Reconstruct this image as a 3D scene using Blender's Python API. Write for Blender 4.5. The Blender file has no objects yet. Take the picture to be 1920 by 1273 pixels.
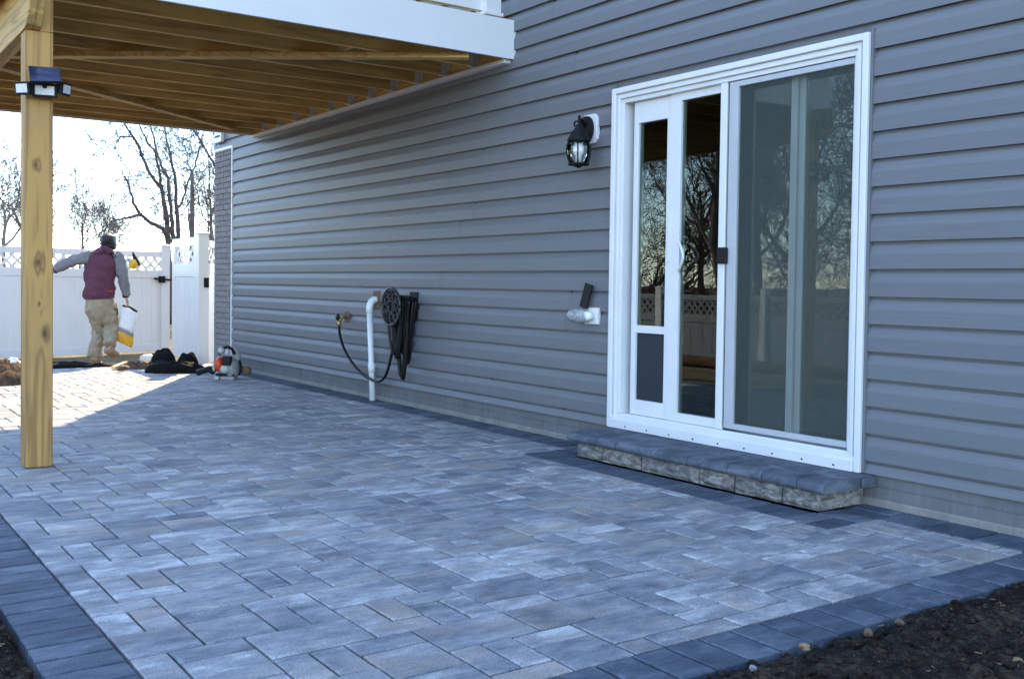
import bpy, bmesh, math, random
from mathutils import Vector, Matrix, noise
R = math.radians
rnd = random.Random(7)
SC = bpy.context.scene
COL = SC.collection

# ------------------------------------------------------------------ camera
FPX, PCX, PCY = 1922.2, 960.0, 584.84          # focal length and principal point on the 1920 x 1273 photograph
CAM = Vector((3.0086, -4.1861, 1.0206))
RX = Vector((0.57506, 0.81800, 0.01350)); UX = Vector((-0.02999, 0.00459, 0.99954)); FX = Vector((-0.81756, 0.57520, -0.02717))
cam_d = bpy.data.cameras.new('camera'); cam = bpy.data.objects.new('camera', cam_d); COL.objects.link(cam)
cam_d.sensor_width = 36; cam_d.lens = 36 * FPX / 1920; cam_d.shift_y = -(636.5 - PCY) / 1920
cam_d.clip_start = .05; cam_d.clip_end = 3000
cam.matrix_world = Matrix(((RX.x, UX.x, -FX.x, CAM.x), (RX.y, UX.y, -FX.y, CAM.y), (RX.z, UX.z, -FX.z, CAM.z), (0, 0, 0, 1)))
SC.camera = cam

def ray(px, py): return FX + RX * ((px - PCX) / FPX) - UX * ((py - PCY) / FPX)
def hit(px, py, axis, val):
    d = ray(px, py); return CAM + d * ((val - CAM[axis]) / d[axis])
def wy(px, py, y=0.0): return hit(px, py, 1, y)      # point on a plane parallel to the house wall
def gz(px, py, z=0.0): return hit(px, py, 2, z)      # point on the ground
def at_depth(px, py, dep): return CAM + ray(px, py) * dep
def project(P):
    d = Vector(P) - CAM; z = d.dot(FX); return (PCX + FPX * d.dot(RX) / z, PCY - FPX * d.dot(UX) / z, z)

# ------------------------------------------------------------------ sky and sun
SUN_AZ = Vector((-0.869, 0.495)).normalized(); SUN_EL = R(34.3)
SKY_STRENGTH, SUN_STRENGTH, EXPOSURE = 0.15, 2.1, 2.42
world = bpy.data.worlds.new('World'); SC.world = world; world.use_nodes = True
wn, wl = world.node_tree.nodes, world.node_tree.links
bg = wn['Background']; bg.inputs['Strength'].default_value = SKY_STRENGTH
sky = wn.new('ShaderNodeTexSky'); sky.sky_type = 'NISHITA'; sky.sun_disc = False
sky.sun_elevation = SUN_EL; sky.sun_rotation = math.atan2(SUN_AZ.x, SUN_AZ.y)
sky.air_density = 0.85; sky.dust_density = 0.05; sky.ozone_density = 1.7
wtc = wn.new('ShaderNodeTexCoord'); wmp = wn.new('ShaderNodeMapping'); wmp.inputs['Scale'].default_value = (2.2, 2.2, 6.0)
wnz = wn.new('ShaderNodeTexNoise'); wnz.inputs['Scale'].default_value = 1.6; wnz.inputs['Detail'].default_value = 9; wnz.inputs['Roughness'].default_value = .58
wrp = wn.new('ShaderNodeValToRGB'); wrp.color_ramp.elements[0].position = .50; wrp.color_ramp.elements[1].position = .68
wmx = wn.new('ShaderNodeMixRGB'); wmx.inputs['Color2'].default_value = (8.5, 8.9, 9.6, 1)
wl.new(wtc.outputs['Generated'], wmp.inputs['Vector']); wl.new(wmp.outputs['Vector'], wnz.inputs['Vector'])
wl.new(wnz.outputs['Fac'], wrp.inputs['Fac'])
wsc = wn.new('ShaderNodeMath'); wsc.operation = 'MULTIPLY'; wsc.inputs[1].default_value = .35
wl.new(wrp.outputs['Color'], wsc.inputs[0]); wl.new(wsc.outputs[0], wmx.inputs['Fac'])
wl.new(sky.outputs['Color'], wmx.inputs['Color1']); wl.new(wmx.outputs['Color'], bg.inputs['Color'])
sun_d = bpy.data.lights.new('sun', 'SUN'); sun_d.energy = SUN_STRENGTH; sun_d.angle = R(.53); sun_d.color = (1.0, .80, .50)
sun = bpy.data.objects.new('sun', sun_d); COL.objects.link(sun)
sun_dir = Vector((SUN_AZ.x * math.cos(SUN_EL), SUN_AZ.y * math.cos(SUN_EL), math.sin(SUN_EL)))
sun.rotation_euler = sun_dir.to_track_quat('Z', 'Y').to_euler(); sun.location = sun_dir * 60
SC.view_settings.view_transform = 'Standard'; SC.view_settings.look = 'None'
SC.view_settings.exposure = EXPOSURE; SC.view_settings.gamma = 1; SC.view_settings.use_curve_mapping = False
SC.render.engine = 'CYCLES'; SC.cycles.use_denoising = True
SC.cycles.max_bounces = 8; SC.cycles.transparent_max_bounces = 12; SC.cycles.caustics_reflective = False; SC.cycles.caustics_refractive = False

# ------------------------------------------------------------------ material helpers
class NT:
    def __init__(s, name):
        s.m = bpy.data.materials.new(name); s.m.use_nodes = True
        s.n, s.l = s.m.node_tree.nodes, s.m.node_tree.links
        s.b = s.n['Principled BSDF']; s.out = s.n['Material Output']
    def node(s, t, **kw):
        o = s.n.new(t)
        for k, v in kw.items(): setattr(o, k, v)
        return o
    def link(s, a, b): s.l.new(a, b)
    def math(s, op, a, b=None, clamp=False):
        o = s.node('ShaderNodeMath', operation=op, use_clamp=clamp)
        for i, v in enumerate((a, b)):
            if v is None: continue
            if isinstance(v, (int, float)): o.inputs[i].default_value = v
            else: s.link(v, o.inputs[i])
        return o.outputs[0]
    def pos(s, kind='world', scale=(1, 1, 1), offset=None):
        if kind == 'world': src = s.node('ShaderNodeNewGeometry').outputs['Position']
        else: src = s.node('ShaderNodeTexCoord').outputs['Object']
        mp = s.node('ShaderNodeMapping'); mp.inputs['Scale'].default_value = scale
        s.link(src, mp.inputs['Vector'])
        if offset is not None: s.link(offset, mp.inputs['Location'])
        return mp.outputs['Vector']
    def noise(s, vec, scale, detail=4, rough=.55, dist=0):
        o = s.node('ShaderNodeTexNoise'); o.inputs['Scale'].default_value = scale; o.inputs['Detail'].default_value = detail
        o.inputs['Roughness'].default_value = rough; o.inputs['Distortion'].default_value = dist
        if vec is not None: s.link(vec, o.inputs['Vector'])
        return o.outputs['Fac']
    def ramp(s, fac, stops, interp='LINEAR'):
        o = s.node('ShaderNodeValToRGB'); cr = o.color_ramp; cr.interpolation = interp
        while len(cr.elements) < len(stops): cr.elements.new(.5)
        for e, (p, c) in zip(cr.elements, stops):
            e.position = p; e.color = (*c, 1) if len(c) == 3 else c
        s.link(fac, o.inputs['Fac']); return o.outputs['Color']
    def mix(s, fac, a, b, mode='MIX'):
        o = s.node('ShaderNodeMixRGB', blend_type=mode)
        for k, v in (('Fac', fac), ('Color1', a), ('Color2', b)):
            if isinstance(v, (int, float)): o.inputs[k].default_value = v
            elif isinstance(v, tuple): o.inputs[k].default_value = (*v, 1)
            else: s.link(v, o.inputs[k])
        return o.outputs['Color']
    def bump(s, h, strength, dist=.01):
        o = s.node('ShaderNodeBump'); o.inputs['Strength'].default_value = strength; o.inputs['Distance'].default_value = dist
        s.link(h, o.inputs['Height']); s.link(o.outputs['Normal'], s.b.inputs['Normal'])
    def set(s, col=None, rough=.6, metal=0, spec=None):
        if isinstance(col, tuple): s.b.inputs['Base Color'].default_value = (*col, 1)
        elif col is not None: s.link(col, s.b.inputs['Base Color'])
        if isinstance(rough, (int, float)): s.b.inputs['Roughness'].default_value = rough
        else: s.link(rough, s.b.inputs['Roughness'])
        s.b.inputs['Metallic'].default_value = metal
        if spec is not None: s.b.inputs['Specular IOR Level'].default_value = spec
        return s.m

def plain(name, col, rough=.55, metal=0, var=.12, scale=9, bump=0.0, bscale=60, spec=None):
    t = NT(name); v = t.pos('world')
    f = t.noise(v, scale, 5)
    c = t.ramp(f, [(.25, tuple(x * (1 - var) for x in col)), (.75, tuple(min(1, x * (1 + var)) for x in col))])
    if bump: t.bump(t.noise(v, bscale, 4), bump, .004)
    return t.set(c, rough, metal, spec)

def wood_mat(name, axis, tone=1.0, knots=(), plane=(1, 2), hue=((.55, .285, .080), (.27, .14, .042), (.58, .345, .125))):
    """pressure-treated pine, grain along axis (0,1,2); knots are (a, b) positions in the face plane"""
    t = NT(name)
    sc = [9, 9, 9]; sc[axis] = .55
    v = t.pos('world', tuple(sc)); info = t.node('ShaderNodeObjectInfo')
    geo = t.node('ShaderNodeNewGeometry')
    add = t.node('ShaderNodeVectorMath', operation='ADD'); t.link(v, add.inputs[0])
    cmb = t.node('ShaderNodeCombineXYZ'); k = t.math('MULTIPLY', info.outputs['Random'], 37.0)
    for i in range(3): t.link(k, cmb.inputs[i])
    t.link(cmb.outputs[0], add.inputs[1])
    low = t.noise(add.outputs[0], 1.0, 3, .5)
    g = t.math('MULTIPLY', low, 34.0)
    kn = None
    if knots:
        sep = t.node('ShaderNodeSeparateXYZ'); t.link(geo.outputs['Position'], sep.inputs[0])
        for (ka, kb, ks) in knots:
            wob = t.math('MULTIPLY', t.math('SUBTRACT', t.noise(t.pos('world'), 14.0, 2), .5), .022)
            da = t.math('MULTIPLY', t.math('ADD', t.math('SUBTRACT', sep.outputs[plane[0]], ka), wob), 1.0 / ks)
            db = t.math('MULTIPLY', t.math('SUBTRACT', sep.outputs[plane[1]], kb), .55 / ks)
            d2 = t.math('ADD', t.math('MULTIPLY', da, da), t.math('MULTIPLY', db, db))
            e = t.math('POWER', 2.718, t.math('MULTIPLY', d2, -.22))
            g = t.math('ADD', g, t.math('MULTIPLY', e, 6.0))
            core = t.math('POWER', 2.718, t.math('MULTIPLY', d2, -1.6))
            kn = core if kn is None else t.math('MAXIMUM', kn, core)
    ringv = t.math('ADD', t.math('MULTIPLY', t.math('SINE', g), .5), .5)
    ringv = t.math('POWER', ringv, 2.2)
    a, b, c2 = (tuple(x * tone for x in h) for h in hue)
    fine = t.noise(add.outputs[0], 7.0, 5, .7)
    c = t.mix(t.math('MULTIPLY', ringv, .85), a, b)
    c = t.mix(t.math('MULTIPLY', fine, .38), c, c2)
    blot = t.noise(t.pos('world'), 2.3, 3); c = t.mix(t.ramp(blot, [(.45, (0, 0, 0)), (.75, (.45, .45, .45))]), c, tuple(x * tone for x in (.30, .21, .09)))
    tint = t.ramp(info.outputs['Random'], [(0, (.82, .80, .78)), (1, (1.1, 1.08, 1.0))]); c = t.mix(1.0, c, tint, 'MULTIPLY')
    if kn is not None: c = t.mix(t.math('MULTIPLY', kn, .9, True), c, (.07, .032, .014))
    t.bump(t.math('ADD', ringv, fine), .25, .003)
    return t.set(c, .72)

M = {}
M['white_vinyl'] = plain('white_vinyl', (.70, .70, .70), .38, var=.03, scale=3)
M['dimmed_vinyl'] = plain('dimmed_vinyl', (.20, .21, .23), .5, var=.05, scale=3)  # yard fence vinyl, dimness of its mirror image put into the colour
M['door_white'] = plain('door_white', (.70, .71, .72), .35, var=.04, scale=6)
M['grey_frame'] = plain('grey_frame', (.44, .46, .49), .45, var=.05)
M['interlock'] = plain('interlock', (.24, .28, .265), .45, var=.08)
M['black_metal'] = plain('black_metal', (.008, .008, .009), .55, bump=.3, bscale=220, spec=.18)
M['black_plastic'] = plain('black_plastic', (.012, .012, .013), .6, spec=.2)
M['iron_grey'] = plain('iron_grey', (.045, .045, .05), .42, metal=.5, var=.3, scale=40)
M['rubber'] = plain('rubber', (.008, .0075, .0075), .42, spec=.25)
M['brass'] = plain('brass', (.42, .30, .14), .4, metal=.8, var=.3, scale=60)
M['brown_block'] = plain('brown_block', (.13, .085, .05), .8, var=.3, scale=50)
M['galvanised'] = plain('galvanised', (.62, .63, .63), .45, metal=.25, var=.2, scale=80)
M['pvc'] = plain('pvc', (.78, .79, .80), .32, var=.05, scale=14)
M['clear_grey'] = plain('clear_grey', (.30, .31, .32), .2, var=.4, scale=70)
M['lamp_lens'] = plain('lamp_lens', (.62, .62, .60), .35, var=.12, scale=120, bump=.5, bscale=260)
M['skin'] = plain('skin', (.46, .25, .17), .55, var=.1)
M['hair'] = plain('hair', (.012, .009, .008), .6, var=.4, scale=90, bump=.8, bscale=120)
M['maroon'] = plain('maroon', (.105, .034, .062), .85, var=.22, scale=22, bump=.5, bscale=35)
M['sleeve_grey'] = plain('sleeve_grey', (.19, .19, .21), .88, var=.2, scale=30, bump=.5, bscale=40)
M['khaki'] = plain('khaki', (.33, .275, .195), .9, var=.22, scale=18, bump=.6, bscale=28)
M['boot'] = plain('boot', (.36, .24, .14), .75, var=.2, scale=40, bump=.3)
M['bag_white'] = plain('bag_white', (.74, .75, .77), .4, var=.1, scale=25)
M['bag_yellow'] = plain('bag_yellow', (.72, .40, .03), .45, var=.25, scale=45)
M['bag_grey'] = plain('bag_grey', (.22, .22, .22), .5, var=.4, scale=60)
M['orange_red'] = plain('orange_red', (.62, .055, .015), .35, var=.15, scale=30)
M['blower_white'] = plain('blower_white', (.46, .46, .44), .4, var=.1, scale=20)
M['blower_grey'] = plain('blower_grey', (.26, .27, .27), .45, var=.1, scale=20)
M['fabric_black'] = plain('fabric_black', (.009, .0085, .0085), .9, var=.3, scale=60, bump=.6, bscale=120, spec=.1)
M['yellow_wood'] = plain('yellow_wood', (.72, .50, .20), .7, var=.25, scale=30)
M['straw'] = plain('straw', (.42, .33, .18), .9, var=.4, scale=25, bump=.8, bscale=40)
M['yellow'] = plain('yellow', (.70, .43, .02), .5, var=.25, scale=40)
M['bark'] = plain('bark', (.11, .09, .078), .9, var=.35, scale=7, bump=.8, bscale=30)
M['bark_red'] = plain('bark_red', (.15, .095, .075), .9, var=.3, scale=7)
M['bark_pale'] = plain('bark_pale', (.17, .145, .125), .9, var=.3, scale=7)
M['evergreen'] = plain('evergreen', (.05, .06, .028), .8, var=.5, scale=12)
M['curtain'] = plain('curtain', (.66, .76, .72), .9, var=.1, scale=4)
M['room'] = plain('room', (.10, .10, .10), .8, var=.1)
M['room_floor'] = plain('room_floor', (.13, .085, .05), .5, var=.2, scale=6)
M['roof'] = plain('roof', (.06, .06, .065), .95, var=.3, scale=30)
M['flap'] = plain('flap', (.03, .034, .042), .5, spec=.2)

def siding_material():
    t = NT('grey_siding'); v = t.pos('world', (.6, 1, 22))
    grain = t.noise(v, 5.0, 5, .6)
    blot = t.noise(t.pos('world'), 1.1, 4)
    info = t.node('ShaderNodeObjectInfo')
    c = t.ramp(grain, [(.3, (.134, .143, .158)), (.7, (.155, .164, .180))])
    c = t.mix(t.ramp(blot, [(.4, (0, 0, 0)), (.8, (.25, .25, .25))]), c, (.170, .168, .166))
    c = t.mix(1.0, c, t.ramp(info.outputs['Random'], [(0, (.965, .965, .97)), (1, (1.03, 1.03, 1.03))]), 'MULTIPLY')
    t.bump(grain, .10, .003)
    return t.set(c, .50, spec=.42)
M['siding'] = siding_material()

def concrete_material(name, lo, hi, rough=.85, fx=1.0):
    t = NT(name); v = t.pos('world', (fx, fx, fx * .6))
    a = t.noise(v, 6, 8, .65); b = t.noise(v, 90, 3)
    drip = t.noise(t.pos('world', (40, 40, 1.5)), 1, 4, .6)
    f = t.math('ADD', t.math('MULTIPLY', a, .65), t.math('MULTIPLY', drip, .35))
    c = t.ramp(f, [(.32, lo), (.68, hi)])
    c = t.mix(t.ramp(b, [(.62, (0, 0, 0)), (.75, (.35, .35, .35))]), c, tuple(x * .55 for x in lo))
    t.bump(t.math('ADD', a, b), .5, .004)
    return t.set(c, rough)
M['concrete'] = concrete_material('concrete', (.105, .110, .116), (.185, .187, .187))
M['concrete_lip'] = concrete_material('concrete_lip', (.15, .15, .14), (.30, .285, .25))

def stone_material(name, stops, bump=.8, scale=14):
    t = NT(name); v = t.pos('world', (1, 1, 2.2)); info = t.node('ShaderNodeObjectInfo')
    a = t.noise(v, scale, 8, .68, .6); b = t.noise(t.pos('world'), 3.5, 3)
    c = t.ramp(a, stops); c = t.mix(t.math('MULTIPLY', b, .35), c, stops[1][1])
    c = t.mix(1.0, c, t.ramp(info.outputs['Random'], [(0, (.85, .86, .88)), (1, (1.1, 1.08, 1.05))]), 'MULTIPLY')
    t.bump(a, bump, .02)
    return t.set(c, .88)
M['block'] = stone_material('step_block_stone', [(.36, (.060, .060, .062)), (.48, (.175, .168, .158)), (.62, (.42, .40, .365))])
M['cap'] = stone_material('cap_stone', [(.36, (.040, .050, .070)), (.50, (.080, .096, .125)), (.64, (.16, .182, .215))], .06, 6)

def paver_material(name, individual, dark=False):
    """mottled concrete paver; a random value per stone shifts the clouding so that it stops at each joint"""
    t = NT(name)
    if individual: rv = t.node('ShaderNodeObjectInfo').outputs['Random']
    else:
        at = t.node('ShaderNodeAttribute'); at.attribute_name = 'tone'; rv = at.outputs['Fac']
    cmb = t.node('ShaderNodeCombineXYZ')
    t.link(t.math('MULTIPLY', rv, 61.0), cmb.inputs[0]); t.link(t.math('MULTIPLY', rv, 23.0), cmb.inputs[1])
    t.link(t.math('MULTIPLY', rv, 11.0), cmb.inputs[2])
    v = t.pos('world', (7.5, 3.0, 3), cmb.outputs[0])
    big = t.noise(v, 1.0, 4, .55, .5)
    mid = t.noise(t.pos('world', (22, 9, 9), cmb.outputs[0]), 1.0, 6, .68, .3)
    fine = t.noise(t.pos('world'), 160, 3, .6)
    r2 = t.math('FRACT', t.math('MULTIPLY', rv, 7.31)); r3 = t.math('FRACT', t.math('MULTIPLY', rv, 17.77))
    f = t.math('ADD', t.math('MULTIPLY', big, .52), t.math('MULTIPLY', mid, .48))
    f = t.math('ADD', f, t.math('MULTIPLY', t.math('SUBTRACT', rv, .5), .12))
    if dark:
        c = t.ramp(f, [(.32, (.036, .050, .072)), (.50, (.074, .096, .130)), (.66, (.165, .192, .23))])
    else:
        c = t.ramp(f, [(.33, (.115, .132, .158)), (.45, (.225, .240, .262)), (.545, (.335, .345, .356)), (.66, (.60, .605, .60))])
        warm = t.ramp(t.noise(t.pos('world', (4, 1.6, 2), cmb.outputs[0]), 1.3, 3), [(.46, (0, 0, 0)), (.66, (.70, .70, .70))])
        warm = t.math('MULTIPLY', warm, r2)
        c = t.mix(warm, c, (.38, .315, .245))
    # pits, specks and the pale bloom along rubbed edges
    c = t.mix(t.ramp(fine, [(.53, (0, 0, 0)), (.66, (.55, .55, .55))]), c, (.05, .06, .075) if not dark else (.025, .03, .04))
    wear = t.noise(t.pos('world', (1, 1, 1), cmb.outputs[0]), 9.0, 6, .72)
    c = t.mix(t.math('MULTIPLY', t.ramp(wear, [(.60, (0, 0, 0)), (.72, (.6, .6, .6))]), r3), c, (.46, .48, .50) if not dark else (.19, .21, .24))
    t.bump(t.math('ADD', t.math('MULTIPLY', mid, 1.0), t.math('MULTIPLY', fine, .8)), .6, .008)
    return t.set(c, .72, spec=.4)
M['paver'] = paver_material('patio_paver', True); M['paver_far'] = paver_material('patio_paver_far', False)
M['border'] = paver_material('border_paver', True, True); M['border_far'] = paver_material('border_paver_far', False, True)
M['joint'] = plain('joint_sand', (.007, .009, .012), .95, var=.3, scale=120, bump=.5, bscale=300)

def soil_material(name, lo, mid, hi):
    t = NT(name); v = t.pos('world')
    a = t.noise(v, 30, 8, .75); b = t.noise(v, 4, 4); s = t.noise(v, 170, 2, .5)
    f = t.math('ADD', t.math('MULTIPLY', a, .7), t.math('MULTIPLY', b, .3))
    c = t.ramp(f, [(.38, lo), (.50, mid), (.62, hi)])
    c = t.mix(t.ramp(s, [(.66, (0, 0, 0)), (.72, (.8, .8, .8))]), c, tuple(min(.5, x * 3.2) for x in hi))
    t.bump(t.math('ADD', a, s), 1.0, .012)
    return t.set(c, .95, spec=.15)
M['soil'] = soil_material('dark_soil', (.012, .009, .007), (.028, .021, .016), (.085, .062, .046))
M['dirt_brown'] = soil_material('brown_dirt', (.05, .03, .018), (.13, .08, .05), (.24, .16, .10))
M['clod'] = soil_material('soil_clod', (.014, .010, .008), (.034, .025, .018), (.075, .055, .04))
M['yard'] = soil_material('yard_ground', (.075, .055, .03), (.165, .125, .07), (.27, .215, .125))
M['chip'] = plain('chip', (.22, .145, .08), .85, var=.4, scale=60)

def brick_mat():
    t = NT('grey_brick'); v = t.pos('world'); a = t.noise(v, 30, 5); at = t.noise(t.pos('world', (1, 1, 14)), 1.4, 2)
    c = t.ramp(t.math('ADD', t.math('MULTIPLY', a, .5), t.math('MULTIPLY', at, .5)), [(.35, (.15, .15, .155)), (.65, (.26, .255, .25))])
    t.bump(a, .5, .004); return t.set(c, .9)
M['brick'] = brick_mat(); M['mortar'] = plain('mortar', (.10, .10, .10), .95)

def glass_material(name, tint, ior, rough=0.0):
    t = NT(name); t.n.remove(t.b)
    fr = t.node('ShaderNodeFresnel'); fr.inputs['IOR'].default_value = ior
    gl = t.node('ShaderNodeBsdfGlossy'); gl.inputs['Roughness'].default_value = rough; gl.inputs['Color'].default_value = (.90, 1, .95, 1)
    nz = t.noise(t.pos('world', (1, 1, .6)), 2.6, 2); bp = t.node('ShaderNodeBump'); bp.inputs['Strength'].default_value = .008; bp.inputs['Distance'].default_value = .05
    t.link(nz, bp.inputs['Height']); t.link(bp.outputs['Normal'], gl.inputs['Normal'])
    tr = t.node('ShaderNodeBsdfTransparent'); tr.inputs['Color'].default_value = (*tint, 1)
    mx = t.node('ShaderNodeMixShader'); t.link(fr.outputs[0], mx.inputs[0]); t.link(tr.outputs[0], mx.inputs[1]); t.link(gl.outputs[0], mx.inputs[2])
    t.link(mx.outputs[0], t.out.inputs['Surface']); return t.m
M['glass'] = glass_material('window_glass', (.80, .90, .86), 1.8)
M['lamp_glass'] = glass_material('lantern_glass', (.92, .94, .95), 1.5)

def screen_material():
    t = NT('insect_screen'); t.n.remove(t.b)
    tr = t.node('ShaderNodeBsdfTransparent'); df = t.node('ShaderNodeBsdfDiffuse')
    df.inputs['Color'].default_value = (.19, .235, .215, 1)
    mx = t.node('ShaderNodeMixShader'); mx.inputs[0].default_value = .15
    t.link(tr.outputs[0], mx.inputs[1]); t.link(df.outputs[0], mx.inputs[2]); t.link(mx.outputs[0], t.out.inputs['Surface']); return t.m
M['screen'] = screen_material()

def solar_mat():
    t = NT('solar_cells'); return t.set((.006, .017, .065), .12, spec=.6)
M['solar'] = solar_mat()
M['wood_post'] = wood_mat('post_timber', 2, 1.0, [(-3.105, 1.10, .020), (-3.072, .72, .020), (-3.115, 1.62, .012), (-3.10, .88, .006)], (1, 2), ((.50, .285, .085), (.20, .095, .028), (.52, .33, .13)))
M['wood_y'] = wood_mat('joist_timber', 1, 1.12, hue=((.60, .40, .13), (.34, .20, .06), (.62, .45, .19)))
M['wood_x'] = wood_mat('beam_timber', 0, 1.1, hue=((.60, .39, .13), (.32, .18, .055), (.62, .44, .18)))
M['wood_d'] = wood_mat('brace_timber', 1, 1.15, hue=((.60, .40, .14), (.36, .21, .07), (.64, .46, .20)))

# ------------------------------------------------------------------ mesh helpers
class MB:
    def __init__(s): s.v, s.f, s.t = [], [], []
    def add(s, vs, fs):
        o = len(s.v); s.v += [tuple(x) for x in vs]; s.f += [tuple(i + o for i in f) for f in fs]; return s
    def box(s, x0, x1, y0, y1, z0, z1):
        x0, x1 = sorted((x0, x1)); y0, y1 = sorted((y0, y1)); z0, z1 = sorted((z0, z1))
        vs = [(x, y, z) for z in (z0, z1) for y in (y0, y1) for x in (x0, x1)]
        return s.add(vs, [(0, 2, 3, 1), (4, 5, 7, 6), (0, 1, 5, 4), (2, 6, 7, 3), (0, 4, 6, 2), (1, 3, 7, 5)])
    def bar(s, a, b, w, h, up=(0, 0, 1)):
        a, b = Vector(a), Vector(b); d = (b - a).normalized(); u = Vector(up); sd = d.cross(u).normalized(); u = sd.cross(d).normalized()
        vs = []
        for p in (a, b):
            for i, j in ((-1, -1), (1, -1), (1, 1), (-1, 1)): vs.append(p + sd * (i * w / 2) + u * (j * h / 2))
        return s.add(vs, [(3, 2, 1, 0), (4, 5, 6, 7), (0, 1, 5, 4), (1, 2, 6, 5), (2, 3, 7, 6), (3, 0, 4, 7)])
    def tube(s, pts, rad, n=8, cap=True):
        pts = [Vector(p) for p in pts]; m = len(pts)
        if not hasattr(rad, '__len__'): rad = [rad] * m
        t0 = (pts[1] - pts[0]).normalized(); ref = Vector((0, 0, 1)) if abs(t0.z) < .9 else Vector((1, 0, 0))
        nrm = t0.cross(ref).normalized(); vs = []
        for i in range(m):
            t = (pts[min(i + 1, m - 1)] - pts[max(i - 1, 0)])
            if t.length < 1e-9: t = t0
            t = t.normalized(); nrm = (nrm - t * nrm.dot(t)); nrm = nrm.normalized() if nrm.length > 1e-6 else t.orthogonal().normalized()
            bn = t.cross(nrm)
            for k in range(n):
                a = 2 * math.pi * k / n; vs.append(pts[i] + (nrm * math.cos(a) + bn * math.sin(a)) * rad[i])
        fs = [(i * n + k, i * n + (k + 1) % n, (i + 1) * n + (k + 1) % n, (i + 1) * n + k) for i in range(m - 1) for k in range(n)]
        if cap: fs += [tuple(range(n - 1, -1, -1)), tuple(range((m - 1) * n, m * n))]
        return s.add(vs, fs)
    def lathe(s, prof, c, n=16, axis='z'):
        vs, m = [], len(prof)
        for r, h in prof:
            for k in range(n):
                a = 2 * math.pi * k / n; u, v = r * math.cos(a), r * math.sin(a)
                p = {'z': (u, v, h), 'y': (u, h, v), 'x': (h, u, v)}[axis]
                vs.append((c[0] + p[0], c[1] + p[1], c[2] + p[2]))
        fs = [(i * n + k, i * n + (k + 1) % n, (i + 1) * n + (k + 1) % n, (i + 1) * n + k) for i in range(m - 1) for k in range(n)]
        return s.add(vs, fs + [tuple(range(n - 1, -1, -1)), tuple(range((m - 1) * n, m * n))])
    def prism(s, poly, axis, lo, hi):
        """poly: 2D outline; axis: extrusion axis"""
        def P(a, b, h): return {'x': (h, a, b), 'y': (a, h, b), 'z': (a, b, h)}[axis]
        n = len(poly); vs = [P(a, b, lo) for a, b in poly] + [P(a, b, hi) for a, b in poly]
        return s.add(vs, [tuple(range(n - 1, -1, -1)), tuple(range(n, 2 * n))] + [(i, (i + 1) % n, n + (i + 1) % n, n + i) for i in range(n)])
    def loft(s, rings, cap=True):
        n = len(rings[0]); vs = [p for r in rings for p in r]; m = len(rings)
        fs = [(i * n + k, i * n + (k + 1) % n, (i + 1) * n + (k + 1) % n, (i + 1) * n + k) for i in range(m - 1) for k in range(n)]
        if cap: fs += [tuple(range(n - 1, -1, -1)), tuple(range((m - 1) * n, m * n))]
        return s.add(vs, fs)
    def mesh(s, name, mat, smooth=False, fix=True):
        me = bpy.data.meshes.new(name); me.from_pydata(s.v, [], s.f)
        if fix:
            bm = bmesh.new(); bm.from_mesh(me); bmesh.ops.recalc_face_normals(bm, faces=bm.faces); bm.to_mesh(me); bm.free()
        if mat is not None: me.materials.append(M[mat] if isinstance(mat, str) else mat)
        if smooth:
            for p in me.polygons: p.use_smooth = True
        return me
    def build(s, name, mat, parent=None, smooth=False, bevel=0, fix=True):
        return obj(name, s.mesh(name, mat, smooth, fix), parent, bevel)

def obj(name, me, parent=None, bevel=0):
    o = bpy.data.objects.new(name, me); COL.objects.link(o)
    if parent is not None: child(o, parent)
    if bevel:
        b = o.modifiers.new('bevel', 'BEVEL'); b.width = bevel; b.segments = 2; b.limit_method = 'ANGLE'; b.angle_limit = R(40)
    return o
def origin_of(o):
    m = Vector(o.location)
    return m + (origin_of(o.parent) + o.matrix_parent_inverse.translation if o.parent else Vector())
def child(o, parent):
    o.parent = parent; o.matrix_parent_inverse = Matrix.Translation(-origin_of(parent))
def tag(o, label=None, cat=None, group=None, kind=None):
    for k, v in (('label', label), ('category', cat), ('group', group), ('kind', kind)):
        if v: o[k] = v
    return o
def thing(name, loc, label, cat, group=None):
    o = bpy.data.objects.new(name, None); COL.objects.link(o); o.location = loc; o.empty_display_size = .1
    return tag(o, label, cat, group)
def box(name, mat, parent, *b, bevel=0): return MB().box(*b).build(name, mat, parent, bevel=bevel)
def fbm(x, y, s, o=4):
    return noise.fractal(Vector((x * s, y * s, 3.7)), .9, 2.1, o)

# ------------------------------------------------------------------ ground and soil beds
def smooth(a, b, x):
    t = max(0, min(1, (x - a) / (b - a))); return t * t * (3 - 2 * t)
def ground_z(x, y):
    z = -.07 - .07 * smooth(-9.3, -12, x)
    z -= .55 * smooth(-5.5, -8.5, y) * smooth(-13, -10, x)
    return z
def axis_vals(dense0, dense1, step, far):
    v = []; x = dense0
    while x <= dense1: v.append(x); x += step
    a, s = dense0, step
    while a > -far: s *= 1.5; a -= s; v.append(a)
    a, s = dense1, step
    while a < far: s *= 1.5; a += s; v.append(a)
    return sorted(v)
xs, ys = axis_vals(-30, 8, .5, 900), axis_vals(-24, 6, .5, 900)
mb = MB(); mb.v = [(x, y, ground_z(x, y) + (.02 * fbm(x, y, .9) if abs(x) < 60 and abs(y) < 60 else 0) * (1 if x < -9.4 or y < -4.2 else 0)) for y in ys for x in xs]
nx = len(xs); mb.f = [(j * nx + i, j * nx + i + 1, (j + 1) * nx + i + 1, (j + 1) * nx + i) for j in range(len(ys) - 1) for i in range(nx - 1)]
tag(mb.build('ground', 'yard', smooth=True), kind='structure')

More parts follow.
